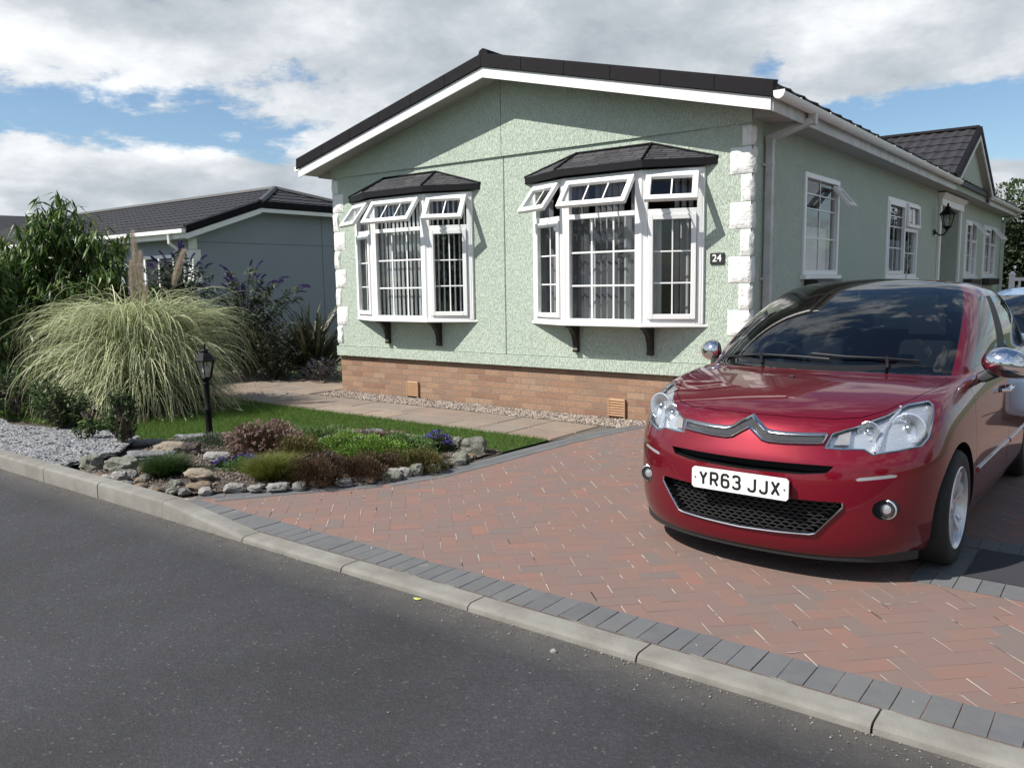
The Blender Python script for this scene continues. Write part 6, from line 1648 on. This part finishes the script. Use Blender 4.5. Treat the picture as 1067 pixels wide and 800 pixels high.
mound_plant('alpine_cushion','grey green creeping cushion at the foot of the lamp post','plant',bz(-3.75,-3.55),.30,.22,.10,2600,.025,.16,M['greygreen'])
mound_plant('alpine_cushion','thin grey green patch creeping over the gravel','plant',bz(-2.85,-4.22),.14,.09,.04,600,.02,.2,M['greygreen'])
def tuft(lab, loc, r, h, n, m):
    root = tag(empty('grass_tuft', loc), lab, 'plant')
    def base(k): rr = r*.42*np.sqrt(RNG.uniform(0,1,k)); a = RNG.uniform(0,2*PI,k); base.a = a; return np.stack([rr*np.cos(a), rr*np.sin(a), np.zeros(k)], 1)
    V, F, _ = blades(n, 4, base, lambda k: RNG.uniform(h*.75,h*1.25,k), lambda k: RNG.uniform(.45,1.5,k), lambda k: np.full(k,.0016), .25, 1.2)
    link('blades', np_mesh('tuft', V, F), m, root); return root
tuft('dome of fine yellow green thrift at the front of the rockery', bz(-2.20,-4.02), .30,.22,5200,M['yellowtuft'])
tuft('second smaller olive green thrift behind the yellow green dome', bz(-1.98,-3.93), .2,.15,2200,M['rustgreen'])
tuft('dark green grassy tuft beside the stacked slate stones', bz(-3.05,-4.42), .26,.20,4200,M['darktuft'])
M['weigela'] = G('shrub_leaf', (.03,.065,.015),(.05,.10,.022),(.02,.045,.012),(.08,.14,.035))
def bush(name, lab, px, dep, z, B, ns, lf, nl, m, sp=.8, dr=.2, wr=.24, tl=.2):
    c = at(px, dep, z); root = tag(empty(name, c), lab, 'shrub')
    bl = [(b[0]*CR.x-b[1]*CR.y, b[0]*CR.y+b[1]*CR.x, b[2], b[3], b[3], b[4]) for b in B]
    mb = shoot_tree(root, bl, ns, [(0,0,.05)], lf, nl, m, dr, sp, tl, wr)
    mb.tube([(0,0,-.02),(0,0,.12),(.02,.02,.3)], [.012,.01,.004], 5); mb.build('stems', M['bark'], root)
bush('small_shrub','upright small leaved shrub in front of the pampas grass, beside the slate edging',122,7.7,.03,[(0,0,.30,.17,.28),(0,0,.48,.10,.15)],120,.035,12,M['weigela'],wr=.3,tl=.12)
bush('small_shrub','spreading dark leaved shrub at the lower left foot of the pampas grass',58,8.6,.03,[(0,0,.28,.30,.26),(.2,0,.2,.2,.2),(-.2,.1,.42,.18,.2)],170,.055,10,M['weigela'],wr=.26)
bush('small_shrub','low bright green leafy plant on the slate chippings',86,7.9,.04,[(0,0,.12,.16,.12)],60,.05,8,M['hebe'],wr=.28,tl=.1)
bush('small_shrub','low dark shrub at the far left behind the slate chippings',14,9.6,.03,[(0,0,.3,.45,.32),(-.5,0,.35,.4,.35)],190,.06,10,M['weigela'],wr=.24)
bush('evergreen_shrub','dense dark evergreen shrub under the purple buddleia',285,13.3,0,[(0,0,.55,.62,.5),(-.5,0,.5,.5,.45),(.35,0,.3,.4,.3)],420,.055,14,M['darkleaf'],wr=.25)
bush('evergreen_shrub','dark low shrub against the neighbouring wall left of the path',235,14.2,0,[(0,0,.6,.7,.55),(.5,0,.4,.4,.35)],260,.06,12,M['darkleaf'],wr=.25)
bush('lavender','low dark bush with dull purple flower heads next to the house corner',334,12.9,0,[(0,0,.22,.34,.2),(.2,.2,.2,.25,.18)],150,.05,12,G('lavender_leaf',(.03,.03,.05),(.05,.045,.08),(.025,.035,.025), trans=.1),wr=.12,tl=.12)
def phormium():
    c = at(326, 13.7); root = tag(empty('phormium', c), 'spiky sword leaved phormium beside the left corner of the green home', 'plant')
    base = lambda n: np.stack([RNG.normal(0,.07,n), RNG.normal(0,.07,n), np.full(n,.02)], 1)
    V, F, _ = blades(170, 8, base, lambda k: RNG.uniform(.75,1.6,k), lambda k: RNG.uniform(.6,1.5,k), lambda k: RNG.uniform(.020,.034,k), .35, 2.4, wob=.1)
    link('sword_leaves', np_mesh('phormium', V, F), G('phormium_leaf',(.05,.06,.03),(.09,.09,.06),(.035,.04,.02),(.14,.13,.10), trans=.15, rough=.4), root)
phormium()
# trees and hedge at the far right and on the horizon
def big_leafy(name, lab, cat, c, blobs, n, lf, m, trunk_h, tr=.12):
    root = tag(empty(name, c), lab, cat)
    vol = np.array([b[3]*b[4]*b[5] for b in blobs]); ids = RNG.choice(len(blobs), n, p=vol/vol.sum()); B = np.array(blobs)[ids]
    u = rnd_unit(n)*(RNG.uniform(.3,1,n)**.4)[:,None]; k = 1+.25*np.sin(u[:,0]*7+B[:,0])*np.cos(u[:,2]*6+B[:,1]); P = B[:,:3]+u*B[:,3:6]*k[:,None]; P[:,2] = np.maximum(P[:,2], .05)
    L = RNG.uniform(lf*.6,lf*1.3,n); leaves('crown', P, u+RNG.normal(0,.6,(n,3))+np.array([0,0,.1]), L, L*.28, m, root, .2, .15)
    mb = MB(); mb.tube([(0,0,-.05),(.05,0,trunk_h*.5),(0,.1,trunk_h)], [tr,tr*.8,tr*.5], 8)
    for b in blobs[:6]: mb.tube([(0,.05,trunk_h*.7),(b[0]*.5,b[1]*.5,trunk_h+(b[2]-trunk_h)*.5),(b[0],b[1],b[2])], [tr*.5,tr*.3,tr*.1], 5)
    mb.build('trunk', M['bark'], root, smooth=True)
p = at(1090, 24); big_leafy('hedge','tall dark leafy hedge beyond the end of the green home','hedge',p,[(0,0,1.5,1.9,1.5,1.8),(1.6,.5,1.6,1.6,1.5,1.8),(-.6,.6,2.5,1.4,1.2,1.3),(2.8,0,1.6,1.5,1.4,1.7),(-.8,0,1.2,1.0,1.0,1.2)],30000,.17,M['darkleaf'],1.2)
p = at(1068, 27); big_leafy('ash_tree','thin topped tree showing above the gutter at the right edge','tree',p,[(0,0,3.5,1.3,1.2,1.3),(-.7,0,4.0,.7,.7,.6),(.5,.3,4.1,1.1,1.0,.7)],3800,.12,G('ash_leaf',(.06,.09,.035),(.10,.13,.06),(.045,.07,.03)),2.2)
for k, (px, dep, s, lab) in enumerate(((-70,20,1.0,'bushy tree behind the left shrub, outside the garden'),(120,60,1.5,'distant round tree on the skyline behind the low bungalow'))):
    p = at(px, dep); big_leafy('broadleaf_tree', lab, 'tree', p, [(0,0,1.6*s,1.4*s,1.2*s,1.2*s),(.8,0,1.2*s,1.0*s,1*s,.9*s)], 5000, .14*s, M['weigela'], .9*s)
# what the windows, paint and street could mirror on the camera's side of the road
def street_side():
    for k, (x, y, s, lab) in enumerate(((-16,-22,1.3,'roadside tree across the street, far left'),(-3,-24,1.5,'roadside tree across the street, opposite the rockery'),(9,-21,1.2,'roadside tree across the street, opposite the drive'),(17,-12,1.3,'roadside tree beyond the right end of the drive'),(19,3,1.2,'garden tree to the right of the drive'))):
        big_leafy('broadleaf_tree', lab, 'tree', Vector((x,y,-.05)), [(0,0,2.0*s,1.6*s,1.5*s,1.3*s),(.9,.3,1.6*s,1.1*s,1.1*s,1.0*s),(-.8,-.2,1.7*s,1.1*s,1.1*s,1.0*s)], 3500, .2*s, M['weigela'], 1.2*s)
street_side()

# ================================================================== STONES
def stone_mat(name, c1, c2, lich=.5): return mat(name, c1, .9, noise=(14,1.0,c2,9), bump=(34,1.0,.03))
SM = {'white': stone_mat('pale_stone', (.34,.33,.31), (.19,.185,.175)), 'cream': stone_mat('cream_stone', (.31,.26,.19), (.19,.155,.12)),
      'grey': stone_mat('grey_stone', (.13,.13,.13), (.22,.22,.21)), 'lichen': stone_mat('lichen_stone', (.12,.125,.10), (.23,.23,.19)),
      'dark': stone_mat('dark_stone', (.06,.045,.04), (.10,.08,.07)), 'brown': stone_mat('brown_stone', (.24,.17,.11), (.14,.11,.085)), 'slate': stone_mat('slate_stone', (.10,.105,.115), (.25,.25,.25))}
def stone(lab, x, y, z, sx, sy, sz, m, seed, rz=0., tilt=0., group=None, blocky=.0, sub=3):
    if sub == 3: sx, sy, sz = sx*.68, sy*.70, sz*.58
    bm = bmesh.new(); bmesh.ops.create_icosphere(bm, subdivisions=sub, radius=1)
    for v in bm.verts:
        c = v.co.normalized()
        if blocky:
            mx_ = max(abs(c.x), abs(c.y), abs(c.z)); c = c.lerp(c/mx_, blocky)
        n1 = mnoise.noise(c*1.4+Vector((seed*3.1, 0, 0))); n2 = mnoise.noise(c*3.6+Vector((0, seed*5.3, 0)))
        # chiselled facets
        q = Vector((round(c.x*2.2+n1), round(c.y*2.2), round(c.z*2.0+n2)))
        c = c*(1+.30*n1+.16*n2+.11*mnoise.noise(q*1.7+Vector((seed,)*3)))
        v.co = Vector((c.x*sx, c.y*sy, c.z*sz))
    me = bpy.data.meshes.new('stone'); bm.to_mesh(me); bm.free()
    o = link('stone', me, SM[m], smooth=True); me.set_sharp_from_angle(angle=R(22)); o.location = (x, y, z+sz*.55); o.rotation_euler = (tilt, tilt*.5, rz)
    return tag(o, lab, 'stone', group)
ST = [
 ('large flat lichen covered slab nearest the slate chippings',-3.62,-4.50,.03,.20,.13,.085,'lichen',1,.5,.12,.6),
 ('upright lichen covered corner stone where slate chippings meet the rockery',-3.88,-4.62,.02,.13,.10,.12,'lichen',2,.2,0,.6),
 ('long dark edged slab lying behind the dark green tuft',-3.75,-4.18,.05,.30,.12,.05,'slate',3,.75,.05,.7),
 ('long thin grey slab edging the lawn left of the lamp post',-4.35,-3.35,.02,.36,.10,.04,'slate',4,.55,0,.7),
 ('second thin grey slab edging the lawn, nearer the road',-4.50,-3.78,.02,.24,.09,.04,'grey',5,.9,0,.7),
 ('rough cream boulder behind the dark green tuft',-3.80,-3.95,.06,.21,.15,.085,'cream',6,.3,0,.3),
 ('pointed dark brown rock beside the cream boulder',-3.52,-3.92,.07,.12,.09,.10,'dark',7,.8,.2,.3),
 ('white boulder touching the tiny violet plant',-2.98,-4.02,.09,.17,.09,.07,'white',8,.5,0,.3),
 ('large flat cream stone at the front of the rockery',-2.62,-4.40,.07,.17,.10,.055,'cream',9,.35,.12,.4),
 ('broken brown stone under the flat cream one',-2.42,-4.52,.02,.12,.09,.06,'brown',10,.5,0,.4),
 ('pale angular stone on the grey blocks right of the cream stone',-2.18,-4.38,.02,.12,.06,.055,'white',11,.8,.1,.4),
 ('round speckled cobble at the kerb corner',-2.50,-4.70,.02,.065,.06,.05,'lichen',12,.0,0,0),
 ('dark round cobble beside the speckled one at the kerb corner',-2.40,-4.66,.02,.055,.055,.05,'grey',13,.4,0,0),
 ('smooth buff cobble by the dark green tuft',-2.92,-4.72,.03,.06,.05,.055,'brown',14,.9,0,0),
 ('white quartz lump in front of the stacked slates',-3.22,-4.72,.03,.10,.07,.07,'white',15,.2,0,.3),
 ('pale rounded stone left of the yellow green tuft',-2.06,-4.30,.02,.08,.06,.045,'white',16,.1,0,.2),
 ('long pale grey stone in front of the yellow green tuft',-1.93,-4.18,.02,.12,.07,.055,'white',17,.9,0,.3),
 ('small grey wedge stone in front of the red brown heather',-1.64,-3.80,.02,.10,.06,.05,'grey',18,.9,.2,.4),
 ('flat buff stone lying before the dark red heather',-1.60,-3.50,.01,.13,.07,.035,'brown',19,1.0,0,.5),
 ('white pebble beside the flat buff stone',-1.53,-3.38,.04,.085,.05,.04,'white',20,.4,.2,.2),
 ('dark flat stone wedged under the red brown heather',-1.66,-3.62,.01,.10,.07,.035,'slate',21,.7,0,.5),
 ('mossy lichen stone in front of the rusty green heather',-1.44,-3.22,.02,.08,.07,.09,'lichen',22,.5,0,.3),
 ('big upright lichen stone at the right end of the rockery',-1.60,-2.33,.02,.16,.10,.15,'lichen',23,.5,.0,.6),
 ('squat rounded stone in front of the big upright one',-1.46,-2.66,.02,.11,.08,.08,'lichen',24,.3,0,.2),
 ('low buff stone right of the hebe',-1.58,-2.86,.03,.11,.08,.06,'brown',25,.6,0,.3),
 ('small lichen stone between the buff and the rusty clump',-1.43,-2.92,.01,.075,.06,.065,'lichen',26,.3,0,.2),
 ('grey block stone behind the violet blooms, on the lawn edge',-1.95,-2.22,.02,.13,.09,.09,'lichen',27,.4,0,.7),
 ('flat grey slab at the back edge of the rockery near the lawn',-2.90,-2.35,.05,.17,.11,.05,'slate',28,.5,0,.7),
 ('squared pale brown slab beside the flat grey one at the back',-2.62,-2.32,.05,.15,.10,.055,'brown',29,.5,0,.7),
]
for (lab, x, y, z, sx, sy, sz, m, sd, rz_, tl, bl) in ST: stone(lab, x, y, z, sx, sy, sz, m, sd, rz_, tl, None, bl)
rr = random.Random(11); GR = 'small loose cobbles edging the rockery'
EDG = [(-3.12,-4.82),(-2.98,-4.80),(-2.83,-4.76),(-2.72,-4.72),(-2.62,-4.76),(-2.30,-4.55),(-2.10,-4.22),(-1.84,-4.06),(-1.80,-3.93),(-1.55,-3.62),(-1.48,-3.45),(-1.42,-3.05),(-1.40,-2.75),(-3.3,-4.78),(-3.42,-4.80),(-3.05,-4.62),(-2.70,-4.56),(-1.5,-3.3),(-1.72,-3.72),(-1.48,-2.5),(-2.25,-2.12),(-3.15,-4.55),(-3.3,-4.60),(-3.35,-4.45)]
for k, (x, y) in enumerate(EDG):
    s_ = rr.uniform(.035,.06); stone('small loose cobble tucked along the edge of the rockery', x, y, bed_h(x, y)*.3+.0, s_*rr.uniform(1,1.4), s_, s_*.75, rr.choice(['white','grey','lichen','brown','grey','lichen']), 40+k, rr.uniform(0,3), 0, GR, .15, 2)
stone('small block of stone standing by the left foot of the brick skirting', -6.33, .42, .0, .16,.12,.13,'brown', 77, .1, 0, None, .9)
# inspection cover in the drive beside the car, small leaf on the road
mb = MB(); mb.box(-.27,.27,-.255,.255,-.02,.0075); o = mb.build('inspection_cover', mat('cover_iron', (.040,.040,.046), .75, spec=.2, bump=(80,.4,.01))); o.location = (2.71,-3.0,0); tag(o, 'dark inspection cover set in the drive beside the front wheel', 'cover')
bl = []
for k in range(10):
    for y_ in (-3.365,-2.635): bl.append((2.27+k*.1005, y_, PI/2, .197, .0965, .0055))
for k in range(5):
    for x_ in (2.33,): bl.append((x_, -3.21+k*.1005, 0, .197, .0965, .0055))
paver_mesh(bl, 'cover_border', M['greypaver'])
def road_leaf(x, y, s, lab, c):
    V, F = leaf_mesh(np.array([[0,0,.0]]), np.array([[1.,.3,.05]]), np.array([s]), np.array([s*.3])); o = link('fallen_leaf', np_mesh('leaf', V, F), c); o.location = (x, y, -.024); tag(o, lab, 'leaf')
road_leaf(.30,-5.04,.05,'yellow fallen leaf lying against the dropped kerb', mat('yellow_leaf', (.45,.45,.10), .6))
stone('single pale pebble lying on the asphalt near the kerb', 1.20,-5.12,-.035,.016,.013,.012,'white', 91, 0, 0, None, 0, 2)
